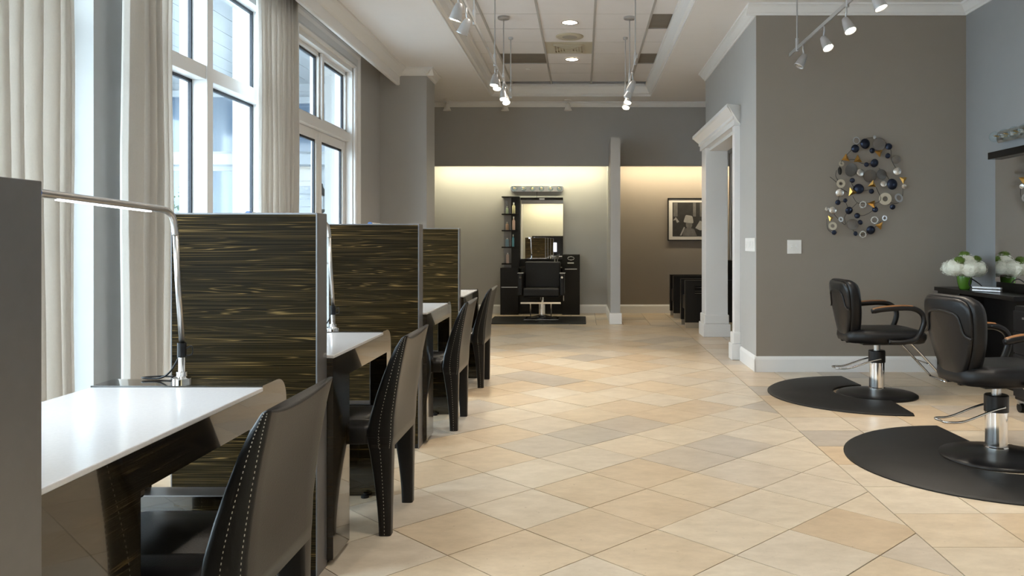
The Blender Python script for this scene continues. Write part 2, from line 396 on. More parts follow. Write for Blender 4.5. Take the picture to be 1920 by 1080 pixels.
# ceiling fittings in the centre column
def downlight(x, y, z, label, e=38):
    t = thing('recessed_downlight', label, 'light', (x, y, z), 0, 'recessed downlights')
    ring = [(.085, .0), (.085, -.008), (.105, -.008), (.105, .0)]
    MB().lathe([(.098, .0), (.098, -.010), (.082, -.008), (.080, -.001)], n=28).build('trim_ring', 'chrome', t, smooth='auto')
    MB().lathe([(.0005, -.004), (.080, -.004), (.080, .0), (.0005, .0)], n=28).build('lens', 'can', t)
    lamp('SPOT', 'downlight_lamp', (0, 0, -.03), t, e, size=.07, spot=130, blend=.8)
CXC = (-.477 + .134) / 2
downlight(CXC + .03, 8.98, TRAY, 'bright round downlight nearer the ceiling speaker in the ceiling tray')
downlight(CXC + .03, 10.80, TRAY, 'round downlight beyond the air vent in the ceiling tray')
t = thing('ceiling_speaker', 'flat round beige speaker grille between downlight and air vent in the ceiling', 'speaker', (CXC + .02, 9.60, TRAY))
MB().lathe([(.165, 0), (.165, -.006), (.15, -.014), (.09, -.012), (.09, 0)], n=32).build('rim', 'beige', t, smooth='auto')
MB().lathe([(.0005, -.010), (.09, -.012), (.09, 0), (.0005, 0)], n=32).build('grille', pbr('grille_cloth', (.36, .33, .29), .7), t)
t = thing('air_vent', 'square beige louvred air vent in the ceiling tray', 'vent', (CXC, 10.18, TRAY))
for k, w in enumerate((.19, .155, .12, .085, .05)):
    mb = MB(); z0, z1 = -.004 - .004*(k % 2), -.018 - .002*k
    for a, b, c, d in ((-w, w, -w, -w+.016), (-w, w, w-.016, w), (-w, -w+.016, -w+.016, w-.016), (w-.016, w, -w+.016, w-.016)): mb.box(a, b, c, d, z1, 0)
    mb.build('louvre', 'beige', t)
MB().box(-.04, .04, -.04, .04, -.03, 0).build('louvre_centre', 'beige', t)
t = MB().lathe([(.0005, -.012), (.035, -.010), (.04, 0), (.0005, 0)], c=(0, 0, 0), n=20).build('sprinkler_cover', 'white', loc=(-.77, 11.4, TRAY)); tag(t, 'tiny white round sprinkler cover in the far left ceiling panel', 'sprinkler')
for k, (x, y, z) in enumerate(((CXC, 5.9, TRAY), (CXC, 2.9, TRAY), (2.6, 3.6, CEIL), (2.6, 1.0, CEIL), (-.2, -2, CEIL), (-.2, -5, CEIL), (2.4, -3, CEIL))):  # unseen downlights, added to brighten the room
    downlight(x, y, z, 'added fill downlight out of the frame, ' + ('above the aisle behind the vent', 'above the nearest desk', 'above the nearer styling chair', 'above the right side by the camera', 'behind the camera', 'before the rear cabinet', 'behind the camera on the right')[k], 45)

# ---- windows
def pane(parent, y0, y1, z0, z1, x=-2.78):
    MB().box(x - .004, x + .004, y0, y1, z0, z1).build('pane', 'glass', parent)
    gk = MB()
    for a, b, c, d in ((y0, y1, z1 - .022, z1), (y0, y1, z0, z0 + .012), (y1 - .016, y1, z0, z1), (y0, y0 + .016, z0, z1)): gk.box(x - .012, x + .012, a, b, c, d)
    gk.build('gasket', 'gasket', parent)
for k, (a, b) in enumerate(OPEN):
    f = MB(); x0, x1 = (-2.86, -2.66) if a > 4.5 else (-2.96, -2.82); m = (a + b) / 2
    for y0, y1 in ((a, a + .07), (m - .045, m + .045), (b - .09, b)): f.box(x0, x1, y0, y1, .12, 3.25)
    fr = struct(f.build('window_%d' % (k + 1), 'trim', bevel=.004))
    for za, zb in ((.12, .2), (2.40, 2.50), (3.18, 3.25)):
        for ya, yb in ((a + .07, m - .045), (m + .045, b - .09)): MB().box(x0 + .01, x1 - .01, ya, yb, za, zb).build('rail', 'trim', fr, bevel=.004)
    for ya, yb in ((a + .07, m - .045), (m + .045, b - .09)):
        pane(fr, ya, yb, .2, 2.40, x0 + .08); pane(fr, ya, yb, 2.50, 3.18, x0 + .08)
    MB().box(-2.66, -2.60, a - .04, b + .04, .09, .12).build('window_sill', 'trim', fr, bevel=.005)
# ---- french door with transom
a, b = DOOR; m = 8.35
f = MB(); f.box(-2.85, XL, a, a + .04, 0, 3.25); f.box(-2.85, XL, b - .04, b, 0, 3.25); f.box(-2.85, XL, a, b, 3.20, 3.25)
dr = struct(f.build('door_1', 'trim'))
cas = MB(); c0 = [(0, 0), (.028, 0), (.04, .02), (.03, .05), (.03, .12), (.045, .15), (.045, .18), (0, .18)]
for y0, sgn in ((a + .03, -1), (b + .14, 1)):
    w = .18 if sgn < 0 else .18
    yb_ = a + .03 if sgn < 0 else b - .02
    cas.loft([[(XL + o, yb_ + sgn*q, 0) for o, q in c0], [(XL + o, yb_ + sgn*q, 3.25 + q) for o, q in c0]])
cas.loft([[(XL + o, a + .03 - q, 3.25 + q) for o, q in c0], [(XL + o, b - .02 + q, 3.25 + q) for o, q in c0]])
cas.build('casing', 'trim', dr)
MB().box(-2.83, -2.68, a + .04, b - .04, 2.40, 2.50).build('transom_bar', 'trim', dr, bevel=.004)
MB().box(-2.82, -2.69, m - .03, m + .03, 2.50, 3.20).build('transom_mullion', 'trim', dr, bevel=.004)
fr = MB()
for ya, yb in ((a + .04, m - .03), (m + .03, b - .04)):
    pane(dr, ya + .03, yb - .03, 2.53, 3.16, -2.76)
    for q in ((ya, ya + .03, 2.5, 3.2), (yb - .03, yb, 2.5, 3.2)): fr.box(-2.80, -2.72, *q)
    fr.box(-2.80, -2.72, ya, yb, 3.16, 3.20); fr.box(-2.80, -2.72, ya, yb, 2.5, 2.53)
fr.build('transom_frame', 'trim', dr)
for ya, yb in ((a + .042, m - .003), (m + .003, b - .042)):
    l = MB(); s_ = .085
    l.box(-2.79, -2.735, ya, ya + s_, .01, 2.395); l.box(-2.79, -2.735, yb - s_, yb, .01, 2.395); l.box(-2.79, -2.735, ya + s_, yb - s_, .01, .28); l.box(-2.79, -2.735, ya + s_, yb - s_, 2.30, 2.395)
    lf = l.build('door_leaf', 'trim', dr, bevel=.003)
    pane(lf, ya + s_, yb - s_, .28, 2.30, -2.762)
    MB().tube([(-2.735, yb - .04 if ya < 8 else ya + .04, 1.02), (-2.69, yb - .04 if ya < 8 else ya + .04, 1.02), (-2.69, (yb - .14) if ya < 8 else ya + .14, 1.02)], .010).build('handle', 'chrome', lf, smooth=True)
# ---- passage opening: pilasters and cornice
pas = MB()
pas.box(1.61, 1.90, 8.52, 8.64, .0, 2.48); pas.box(1.62, 1.91, 10.56, 10.92, 0, 2.48)
p0 = struct(pas.build('trim_12', 'trim', bevel=.004))
for (x0, x1, y0, y1) in ((1.61, 1.90, 8.52, 8.64), (1.62, 1.91, 10.56, 10.92)):
    MB().box(x0 - .035, x1 + .03, y0 - .035, y1 + .03, 0, .17).build('plinth', 'trim', p0, bevel=.006)
    MB().box(x0 - .02, x1 + .015, y0 - .02, y1 + .015, .17, .29).build('plinth_cap', 'trim', p0, bevel=.012)
ent = [(0, 0), (.075, 0), (.075, .06), (.09, .07), (.09, .10), (.11, .12), (.15, .165), (.165, .175), (.165, .21), (0, .21)]
x0 = 1.675
MB().loft([[(x0 - o, 8.50 - max(0, o - .06), 2.48 + z) for o, z in ent], [(x0 - o, 10.94 + max(0, o - .06), 2.48 + z) for o, z in ent]]).build('entablature', 'trim', p0)
MB().box(1.67, 1.90, 8.62, 10.58, 2.44, 2.49).build('soffit_board', 'trim', p0)

# ---- outside: paving, a white wing wall at right angles with glazing, tree, lantern
struct(MB().box(-40, -2.95, -25, 40, -.2, -.05).build('ground', 'pave'))
pf = struct(MB().box(-7.2, -3.0, 6.6, 12.6, 3.72, 3.86).build('ceiling_porch', 'ext'))
for k in range(14): MB().box(-7.2 + .3 * k, -6.91 + .3 * k, 6.6, 12.2, 3.70, 3.72).build('porch_board', 'ext', pf)
MB().box(-7.2, -7.0, 6.6, 12.6, 3.40, 3.72).build('porch_beam', 'ext', pf); MB().box(-7.2, -3.0, 6.6, 6.8, 3.50, 3.70).build('porch_beam', 'ext', pf)
for y in (6.7, 9.6): MB().box(-7.22, -6.98, y - .12, y + .12, -.05, 3.40).build('porch_post', 'ext', pf)
ww = struct(MB().box(-9, -3.2, 12.6, 12.9, -.05, 4.6).build('wall_wing', 'ext'))
for z in [k * .2 for k in range(1, 22)]: MB().box(-9, -3.2, 12.585, 12.6, z, z + .185).build('siding_board', 'ext', ww)
for x0, x1, z0, z1 in ((-8.3, -7.2, .9, 2.3), (-6.6, -5.2, .5, 2.35), (-6.6, -5.2, 2.65, 3.5), (-8.3, -7.2, 2.65, 3.5), (-4.6, -3.9, 2.65, 3.4)):
    f = MB()
    for q in ((x0 - .1, x0, z0 - .1, z1 + .1), (x1, x1 + .1, z0 - .1, z1 + .1)): f.box(q[0], q[1], 12.5, 12.58, q[2], q[3])
    f.box(x0, x1, 12.5, 12.58, z0 - .1, z0); f.box(x0, x1, 12.5, 12.58, z1, z1 + .1)
    fo = f.build('wing_window', 'ext', ww); MB().box(x0, x1, 12.53, 12.58, z0, z1).build('pane', 'extb', fo)
MB().box(-9, -3.2, 12.2, 12.6, 2.42, 2.58).build('beam', 'ext', ww)
t = thing('wall_lantern', 'dark carriage lantern on the white wing wall seen through the glass door', 'lantern', (-4.05, 12.48, 1.85))
MB().box(-.05, .05, .06, .10, -.10, .16).build('back_plate', 'wire', t); MB().lathe([(.02, -.16), (.075, -.12), (.095, .12), (.11, .13), (.03, .24), (.015, .30)], n=6).build('cage', 'wire', t)
MB().lathe([(.085, -.10), (.098, .10)], n=6).build('lantern_glass', 'ext', t); MB().tube([(0, .06, .1), (0, .03, .3), (0, 0, .28)], .012).build('bracket', 'wire', t)
t = thing('garden_tree', 'small green tree outside the tall window', 'tree', (-5.2, 9.9, -.05))
MB().tube([(0, 0, 0), (.03, 0, .7), (0, .05, 1.5)], [.05, .04, .02]).build('trunk', 'bark', t)
lv = MB(); rg = random.Random(3)
for k in range(1500):
    p = Vector((rg.gauss(0, .22), rg.gauss(0, .22), 1.15 + rg.gauss(0, .36))); a = Vector((rg.uniform(-1, 1), rg.uniform(-1, 1), rg.uniform(-1, 1))).normalized() * .045
    b = a.cross(Vector((rg.uniform(-1, 1), rg.uniform(-1, 1), 1))).normalized() * .018
    lv.add([p - a, p + b, p + a, p - b], [(0, 1, 2, 3)])
lv.build('foliage', 'leaf', t)['kind'] = 'stuff'

# ---- curtains
def curtain(y0, y1, x, label, seed, flare=.0):
    rg = random.Random(seed); n = 90; nz = 8; folds = max(4, int((y1 - y0) / .095)); ph = [rg.uniform(.75, 1.3) for _ in range(folds + 2)]; am = [rg.uniform(.6, 1.2) for _ in range(folds + 2)]
    tot = sum(ph[:folds]); vs = []; fs = []
    for j in range(nz + 1):
        z = .02 + (3.42 - .02) * j / nz; w = 1 + flare * (1 - j / nz)
        for i in range(n + 1):
            s_ = i / n * tot; k = 0; c = s_
            while k < folds - 1 and c > ph[k]: c -= ph[k]; k += 1
            u = c / ph[k]
            off = .052 * am[k] * math.sin(2 * math.pi * u) * (1 - .25 * j / nz)
            vs.append((x + off + .006 * math.sin(3 * z + k), (y0 + y1) / 2 + (y1 - y0) * w * (i / n - .5) + .018 * math.sin(2 * math.pi * u + 1.2), z))
    for j in range(nz):
        for i in range(n): q = j * (n + 1) + i; fs.append((q, q + 1, q + n + 2, q + n + 1))
    o = MB().add(vs, fs).build('curtain', 'curtain', smooth=True); sd = o.modifiers.new('thickness', 'SOLIDIFY'); sd.thickness = .003
    return tag(o, label, 'curtain', 'cream curtains on the window wall')
curtain(3.05, 3.98, -2.53, 'cream linen curtain at far left edge of the photo, behind the nearest desk lamp', 1, .03)
curtain(4.40, 4.95, -2.53, 'cream linen curtain left of the tall window, second from the photo\'s left edge', 2, .05)
curtain(6.25, 7.12, -2.53, 'cream linen curtain between the tall window and the glass door', 5, -.05)
curtain(1.3, 1.95, -2.53, 'cream linen curtain out of the frame beside the nearest window', 8)

# ---- sheer curtain beyond the passage
vs = []; fs = []
for j in range(25):
    z = .03 + 2.6 * j / 24; w = .5 * (.35 + .65 * min(1, abs(z - 1.35) / 1.0)) 
    for i in range(41): vs.append((2.30 + w * i / 40, 12.6 + .03 * math.sin(i * 1.25), z))
for j in range(24):
    for i in range(40): q = j * 41 + i; fs.append((q, q + 1, q + 42, q + 41))
o = MB().add(vs, fs).build('tied_curtain', 'sheer', smooth=True); o.modifiers.new('thickness', 'SOLIDIFY').thickness = .002
tag(o, 'pale sheer curtain tied back, seen in the slit between the white passage pilasters', 'curtain')

# ---- cove strips behind the soffits
def cove(name, x0, x1, y, z, mat, col, label, e, back=1):
    t = thing(name, label, 'light strip', ((x0 + x1) / 2, y, z)); w = (x1 - x0) / 2
    MB().box(-w, w, -.02, .02, .0, .03).build('channel', 'white', t)
    MB().box(-w, w, -.015, .015, -.008, .0).build('diffuser', mat, t)
    lamp('AREA', 'cove_lamp', (0, 0, -.012), t, e, col, size=2 * w, sy=.05, rot=(R(28) * back, 0, 0))
cove('cove_light', -2.6, .40, 13.72, 2.60, 'cove', (1, .91, .62), 'hidden warm strip light above the back styling niche', 13)
cove('cove_light', .60, 3.6, 13.72, 2.60, 'coveB', (1, .85, .58), 'hidden amber strip light above the alcove with the framed picture', 17)
cove('cove_light', -2.5, 3.5, YN + .6, 2.97, 'cove', (1, .91, .62), 'hidden strip light on the rear wall behind the camera', 45, -1)

# ================================================================ DESKS AND PANELS
PX0, PX1, PZ = -1.53, -.985, 1.357
def privacy(y0, y1, label, PX1=PX1):
    t = thing('privacy_panel', label, 'divider', ((PX0 + PX1) / 2, (y0 + y1) / 2, 0), 0, 'zebra wood dividers between the desks'); w = (PX1 - PX0) / 2; d = (y1 - y0) / 2
    MB().box(-w + .004, w - .006, -d, d, .03, PZ - .006).build('core', 'zebra', t)
    MB().box(w - .006, w, -d - .001, d + .001, .0, PZ).build('front_edge', 'alu', t, bevel=.0015)
    MB().box(-w, -w + .004, -d - .001, d + .001, .0, PZ).build('rear_edge', 'alu', t)
    MB().box(-w + .004, w - .006, -d - .001, d + .001, PZ - .006, PZ).build('top_edge', 'alu', t)
    MB().box(-w + .004, w - .006, -d + .01, d - .01, 0, .03).build('base', 'blackp', t)
privacy(1.31, 1.42, 'zebra wood divider with brushed metal end cut off by the left photo edge', -.955)
privacy(2.99, 3.10, 'large zebra wood divider behind the desk with the bent tube lamp')
privacy(4.85, 4.965, 'middle zebra wood divider, second beyond the bent tube lamp')
privacy(6.42, 6.51, 'small farthest zebra wood divider before the grey column')
DX0, DX1 = -1.48, -.962
def desk(y0, leg, qend, end, label):
    t = thing('manicure_desk', label, 'desk', (DX1, y0, 0), 0, 'manicure desks along the window'); D = DX1 - DX0; E = end - y0; Q = qend - y0
    full = fillet([(0, .706), (E - .085, .706), (E - .085, 0), (E, 0), (E, .816), (Q + .002, .816), (Q + .002, .7985), (0, .7985)], [0, 0, 0, 0, .085, .0, 0, 0], 8)
    low = fillet([(0, .706), (E - .085, .706), (E - .085, .70), (E, .70), (E, .816), (Q + .002, .816), (Q + .002, .7985), (0, .7985)], [0, 0, 0, 0, .085, .0, 0, 0], 8)
    mb = MB(); mb.prism(full, 'x', -.08, 0); mb.prism(full, 'x', -D, -D + .08); mb.prism(low, 'x', -D + .08, -.08)
    mb.box(-D + .08, -.08, E - .085, E, 0, .45)
    body = mb.build('waterfall_body', 'zebragloss', t, smooth='auto')
    MB().box(-D + .08, -.08, E - .086, E + .001, .448, .452).build('sill_strip', 'alu', body)
    MB().box(-.084, -.080, E - .086, E + .001, .452, .70).build('jamb_strip', 'alu', body)
    MB().box(-D, 0, 0.002, leg, .02, .706).build('pedestal', 'zebragloss', t)
    MB().box(-D + .03, -.03, .02, leg - .02, 0, .02).build('toe_kick', 'blackp', t)
    MB().box(-D, .003, 0.002, Q, .799, .812).build('quartz_top', 'quartz', t, bevel=.003)
    MB().box(-D + .1, -.15, leg, leg + .30, .60, .704).build('drawer', 'blacklam', t, bevel=.01)
    for x in (-.1, -D + .1): MB().lathe([(.02, 0), (.02, .012), (.008, .012), (.008, .02)], c=(x, E - .11, 0), n=12).build('foot', 'blackp', t)
    return t
desk(1.422, .33, 2.418, 2.614, 'nearest desk with white quartz top at the left photo edge')
desk(3.102, .22, 3.878, 4.04, 'second desk with white quartz top, between the large and middle dividers')
desk(4.967, .22, 5.734, 5.90, 'third desk with white quartz top, between the middle and farthest dividers')
desk(6.512, .22, 7.32, 7.45, 'farthest desk with white quartz top, beyond the last divider')

# ---- gooseneck LED lamps
def neck_lamp(x, y, rz, label):
    t = thing('desk_lamp', label, 'lamp', (x, y, .816), rz, 'tube desk lamps')
    MB().lathe([(.028, 0), (.028, .010), (.016, .016), (.016, .03)], n=20).build('base', 'chrome', t, smooth='auto')
    MB().tube([(0, 0, .01), (0, 0, .12)], .0105, 14).build('socket', 'chrome', t, smooth='auto')
    MB().tube([(0, 0, .075), (0, 0, .12)], .0135, 14).build('collar', 'blackp', t, smooth='auto')
    MB().tube([(0, 0, .12), (-.012, 0, .30), (-.020, 0, .455)], .0085, 14).build('stem', 'steel', t, smooth=True)
    P = smoothpath([(-.020, 0, .455), (-.023, -.006, .50), (-.026, -.03, .525), (-.027, -.07, .532)], 10)
    MB().tube(P, [.0095 + .0012 * (i % 2) for i in range(len(P))], 14).build('gooseneck', 'steel', t, smooth=True)
    arm = MB().tube([(-.027, -.07, .532), (-.030, -.62, .548)], .0105, 16).build('light_tube', 'steel', t, smooth='auto')
    MB().loft([[(x_, y_, .532 - .016 * (y_ + .07) / .55 - q_) for x_, q_ in ((-.034, .0085), (-.024, .0085), (-.024, .0125), (-.034, .0125))] for y_ in (-.13, -.55)]).build('led_strip', 'led', arm)
    MB().tube([(-.030, -.62, .548), (-.030, -.64, .5485)], .0125, 14).build('end_cap', pbr('blue_cap', (.10, .22, .55), .4), t, smooth='auto')
    lamp('AREA', 'lamp_light', (-.03, -.33, .515), t, .8, (.9, .95, 1), size=.02, sy=.42)
    MB().tube(smoothpath([(0, 0, .09), (-.04, .01, .03), (-.08, .02, .006), (-.14, .03, .006), (-.10, .055, .006), (-.05, .05, .006)], 6), .003, 6).build('cable', 'blackp', t, smooth=True)
    MB().tube(smoothpath([(.012, 0, .10), (.03, 0, .11), (.032, 0, .085), (.012, 0, .08)], 5), .0018, 6).build('cable_loop', 'blackp', t, smooth=True)
neck_lamp(-1.245, 2.50, 0, 'bent chrome tube lamp on the nearest desk, arm reaching to the left photo edge')
neck_lamp(-1.225, 3.95, R(-12), 'chrome tube lamp on the second desk, showing past the large divider edge')
neck_lamp(-1.25, 5.80, R(-8), 'chrome tube lamp on the third desk, hidden by the middle divider')
neck_lamp(-1.30, 7.36, R(-8), 'chrome tube lamp on the farthest desk, peeking over the last divider')

# ---- black leather side chairs: face -x, back at +x
def make_chair(label):
    t = thing('leather_chair', label, 'chair', (0, 0, 0), 0, 'black leather chairs at the desks')
    def rr(x0, x1, y0, y1, z, r=.012):
        return [(p[0], p[1], z) for p in fillet([(x0, y0), (x1, y0), (x1, y1), (x0, y1)], r, 3)]
    HW = .248
    # backrest : rows of rounded rectangles, leaning back and thinning to the top
    prof = [(.375, .130, .232), (.42, .122, .236), (.50, .135, .240), (.58, .158, .250), (.66, .186, .262), (.74, .216, .276), (.80, .243, .288), (.845, .272, .298), (.852, .284, .299)]
    rings = []
    for z, a, b in prof:
        ring = rr(a, b, -HW + .02 * (z - .375), HW - .02 * (z - .375), z, min(.018, (b - a) * .45))
        sag = .028 * max(0, (z - .70) / .15)
        rings.append([(p[0] - .018 * (1 - (p[1] / HW) ** 2) * (z > .5), p[1], p[2] - sag * (1 - (p[1] / HW) ** 2)) for p in ring])
    # add width samples so the sag reads
    def densify(ring):
        out = []
        for i in range(len(ring)):
            p, q = Vector(ring[i]), Vector(ring[(i + 1) % len(ring)]); n = 8 if (q - p).length > .1 else 1
            for k in range(n): out.append(p.lerp(q, k / n))
        return out
    rings2 = []
    for (z, a, b) in prof:
        ring = densify(rr(a, b, -HW + .02 * (z - .375), HW - .02 * (z - .375), z, min(.018, (b - a) * .45)))
        sag = .030 * max(0, (z - .66) / .19)
        rings2.append([(p.x - .016 * (1 - min(1, (p.y / HW) ** 2)) * min(1, max(0, (z - .45) / .2)), p.y, p.z - sag * (1 - min(1, (p.y / HW) ** 2))) for p in rings2_fix(ring)])
    bk = MB().loft(rings2).build('backrest', 'leather', t, smooth=True)
    for s_ in (-1, 1):
        for fx in (0, 1):
            pts = [((b - .010 if fx else (a + b) / 2 - .004), s_ * (HW - .02 * (z - .375) + .0005), z) for z, a, b in prof[:-1]]
            pts2 = []
            P = smoothpath(pts, 12)
            mb = MB()
            for i in range(0, len(P) - 1, 2):
                mb.tube([P[i], P[i].lerp(P[i+1], .8)], .0011, 4)
            mb.build('stitching', 'stitch', bk)
    # seat with soft edge
    seat = MB(); sr = []
    for z, g_ in ((.385, .004), (.39, 0), (.44, 0), (.458, .008), (.466, .03), (.470, .08)): sr.append(rr(-.27 + g_, .135, -.228 + g_, .228 - g_, z, .03))
    seat.loft(sr).build('seat', 'leather', t, smooth=True)
    for x0, x1, s0, top in ((-.262, -.190, 1, .40), (.124, .236, 0, .42)):
        for sy in (-1, 1):
            lr = []
            for k in range(8):
                u = k / 7; z = top * (1 - u); sh = (1 - (1 - u) ** 1.6)
                if s0: a, b = x0, x1 - .018 * u
                else: a, b = x0 + .050 * sh, x1 - .004 - .006 * u
                wy = .075 - .022 * sh; yo = HW - .004 * u
                lr.append([(p[0], sy * p[1], z) for p in (rr(a, b, yo - wy, yo, z, .012))])
            lg = MB().loft(lr).build('leg', 'leather', t, smooth='auto')
            P = [Vector(((.5 * (lr[k][0][0] + lr[k][8][0])), sy * (HW - .004 * k / 7 + .0006), top * (1 - k / 7))) for k in range(8)]
            mb = MB(); Q = smoothpath(P, 8)
            for i in range(0, len(Q) - 1, 2): mb.tube([Q[i], Q[i].lerp(Q[i+1], .75)], .0011, 4)
            mb.build('stitching', 'stitch', lg)
    return t
def rings2_fix(r): return r
ch0 = make_chair('black leather chair nearest the camera, cut by the bottom photo edge'); ch0.location = (-1.035, 2.145, 0)
for (x, y, rz, lab) in ((-1.04, 3.655, 0, 'black leather chair at the second desk, its stitched back in full view'), (-1.05, 5.545, 0, 'black leather chair at the third desk'), (-1.07, 7.105, 0, 'black leather chair at the farthest desk')):
    c = copy_tree(ch0); c.location = (x, y, 0); c.rotation_euler = (0, 0, rz); c['label'] = lab

# ================================================================ STYLING CHAIRS (face +x)
def make_styling(label):
    t = thing('styling_chair', label, 'chair', (0, 0, 0), 0, 'round-base styling chairs')
    MB().lathe([(.317, 0), (.317, .012), (.30, .022), (.22, .034), (.12, .05), (.075, .058), (.0005, .058)], n=48).build('base', 'blackp', t, smooth=True)
    MB().lathe([(.066, .052), (.066, .065), (.060, .07), (.060, .272)], n=28).build('cylinder', 'chrome', t, smooth='auto')
    MB().lathe([(.066, .27), (.066, .362), (.060, .368), (.0005, .368)], n=28).build('sleeve', 'blackp', t, smooth='auto')
    MB().lathe([(.026, .36), (.026, .45)], n=18).build('piston', 'steel', t, smooth='auto')
    P = smoothpath([(.01, -.068, .305), (-.08, -.072, .285), (-.24, -.07, .232), (-.34, -.06, .228), (-.345, 0, .226), (-.34, .06, .228), (-.24, .07, .232), (-.08, .072, .285), (.01, .068, .305)], 6)
    MB().tube(P, .0065, 8).build('pump_lever', 'chrome', t, smooth=True)
    MB().box(-.16, .18, -.14, .14, .425, .452).build('seat_plate', 'blackp', t, bevel=.004)
    # seat cushion
    def rrect(x0, x1, hw, z, r): return [(p[0], p[1], z) for p in fillet([(x0, -hw * .66), (x0 + .16, -hw * .98), (x1, -hw), (x1, hw), (x0 + .16, hw * .98), (x0, hw * .66)], [r * .8, r * .9, r, r, r * .9, r * .8], 5)]
    sr = [rrect(-.26, .29, .22, .442, .06), rrect(-.28, .31, .235, .45, .07), rrect(-.29, .325, .25, .485, .08), rrect(-.285, .325, .25, .515, .08), rrect(-.27, .30, .235, .542, .08), rrect(-.22, .25, .19, .553, .08), rrect(-.12, .15, .10, .556, .06)]
    MB().loft(sr).build('seat', 'vinyl', t, smooth=True)
    # backrest: outline in (y,z), wide top and narrow bottom, leaning back
    out = fillet([(-.12, 0), (.12, 0), (.225, .20), (.258, .47), (-.258, .47), (-.225, .20)], [.06, .06, .12, .12, .12, .12], 6)
    def ring(k, dx, inset):
        r = []
        for y, z in out:
            cy_, cz = y * (1 - inset), .235 + (z - .235) * (1 - inset)
            lean = -.215 - .15 * cz - .035 * math.cos(cy_ / .25 * 1.3)
            r.append((lean + dx, cy_, .475 + cz))
        return r
    back = MB().loft([ring(0, .085, .55), ring(0, .082, .22), ring(0, .07, .06), ring(0, .04, 0), ring(0, .005, 0), ring(0, -.012, .03)]).build('backrest', 'vinyl', t, smooth=True)
    MB().loft([ring(0, -.010, .05), ring(0, -.026, .07), ring(0, -.034, .14), ring(0, -.036, .5), ring(0, -.036, .9)]).build('back_shell', 'blackp', back, smooth=True)
    def on_shell(y, z): cz = z - .475; return (-.215 - .15 * cz - .035 * math.cos(y / .25 * 1.3) - .037, y, z)
    half = [(.232, .715), (.200, .722), (.172, .745), (.160, .79), (.140, .835), (.07, .853)]
    MB().tube(smoothpath([on_shell(y, z) for y, z in half] + [on_shell(-y, z) for y, z in half[::-1]], 6), .0075, 8).build('shell_ridge', 'blackp', back, smooth=True)
    for s_ in (-1, 1): MB().box(-.272, -.225, s_ * .06 - .014, s_ * .06 + .014, .435, .53).build('back_bracket', 'blackp', t, bevel=.006)
    for s_ in (-1, 1):
        y = s_ * .275
        P = smoothpath([(-.14, y, .705), (-.05, y, .722), (.10, y, .732), (.19, y, .725), (.25, y, .690), (.268, y, .63), (.245, y, .55), (.205, y, .49), (.12, y, .468), (.0, y - s_ * .02, .462)], 6)
        rad = [.017 if i < 2 else .021 for i in range(len(P))]
        arm = MB().tube(P, rad, 10).build('armrest', 'blackp', t, smooth=True)
        Pw = smoothpath([(-.13, y, .7155), (-.05, y, .7325), (.10, y, .7425), (.18, y, .7365)], 6)
        MB().tube(Pw, [.015] * len(Pw), 8).build('wood_pad', 'wood', arm, smooth=True)
    ft = MB()
    P = fillet([(.13, -.15, 0), (.13, -.15, 0)], 0)
    for s_ in (-1, 1): ft.tube(smoothpath([(.10, s_ * .15, .445), (.20, s_ * .15, .44), (.255, s_ * .15, .40), (.50, s_ * .15, .135)], 6), .009, 8)
    ft.tube([(.50, -.155, .132), (.50, .155, .132)], .009, 8); ft.tube([(.375, -.15, .27), (.375, .15, .27)], .006, 8)
    ft.build('footrest', 'chrome', t, smooth=True)
    return t
sc0 = make_styling('black salon chair in the back, beside the taupe wall with the metal sculpture'); sc0.location = (2.396, 6.545, 0)
c = copy_tree(sc0); c.location = (2.393, 4.65, 0); c.rotation_euler = (0, 0, R(7)); c['label'] = 'black salon chair in front, cut by the right photo edge'
# mats
def mat_d(x, y, r, label):
    n = 40; notch = .335; pts = []
    for k in range(n + 1):
        a = math.pi / 2 + math.pi * k / n; pts.append((r * 1.02 * math.cos(a), r * math.sin(a)))
    ea = math.asin(min(1, .0)); 
    for k in range(17): a = -math.pi / 2 - math.pi * k / 16; pts.append((.02 + notch * math.cos(a), notch * math.sin(a)))
    top = [(px_ * .975, py_ * .975) if math.hypot(px_, py_) > .5 else (px_, py_) for px_, py_ in pts]
    o = MB().loft([[(p[0], p[1], 0) for p in pts], [(p[0], p[1], .006) for p in pts], [(p[0], p[1], .018) for p in top]]).build('floor_mat', 'rubber', loc=(x, y, .0005), smooth='auto')
    return tag(o, label, 'mat', 'black half-round salon mats')
mat_d(2.375, 6.575, .825, 'black half-round mat under the salon chair in the back')
mat_d(2.375, 4.58, .83, 'black half-round mat under the salon chair in front')

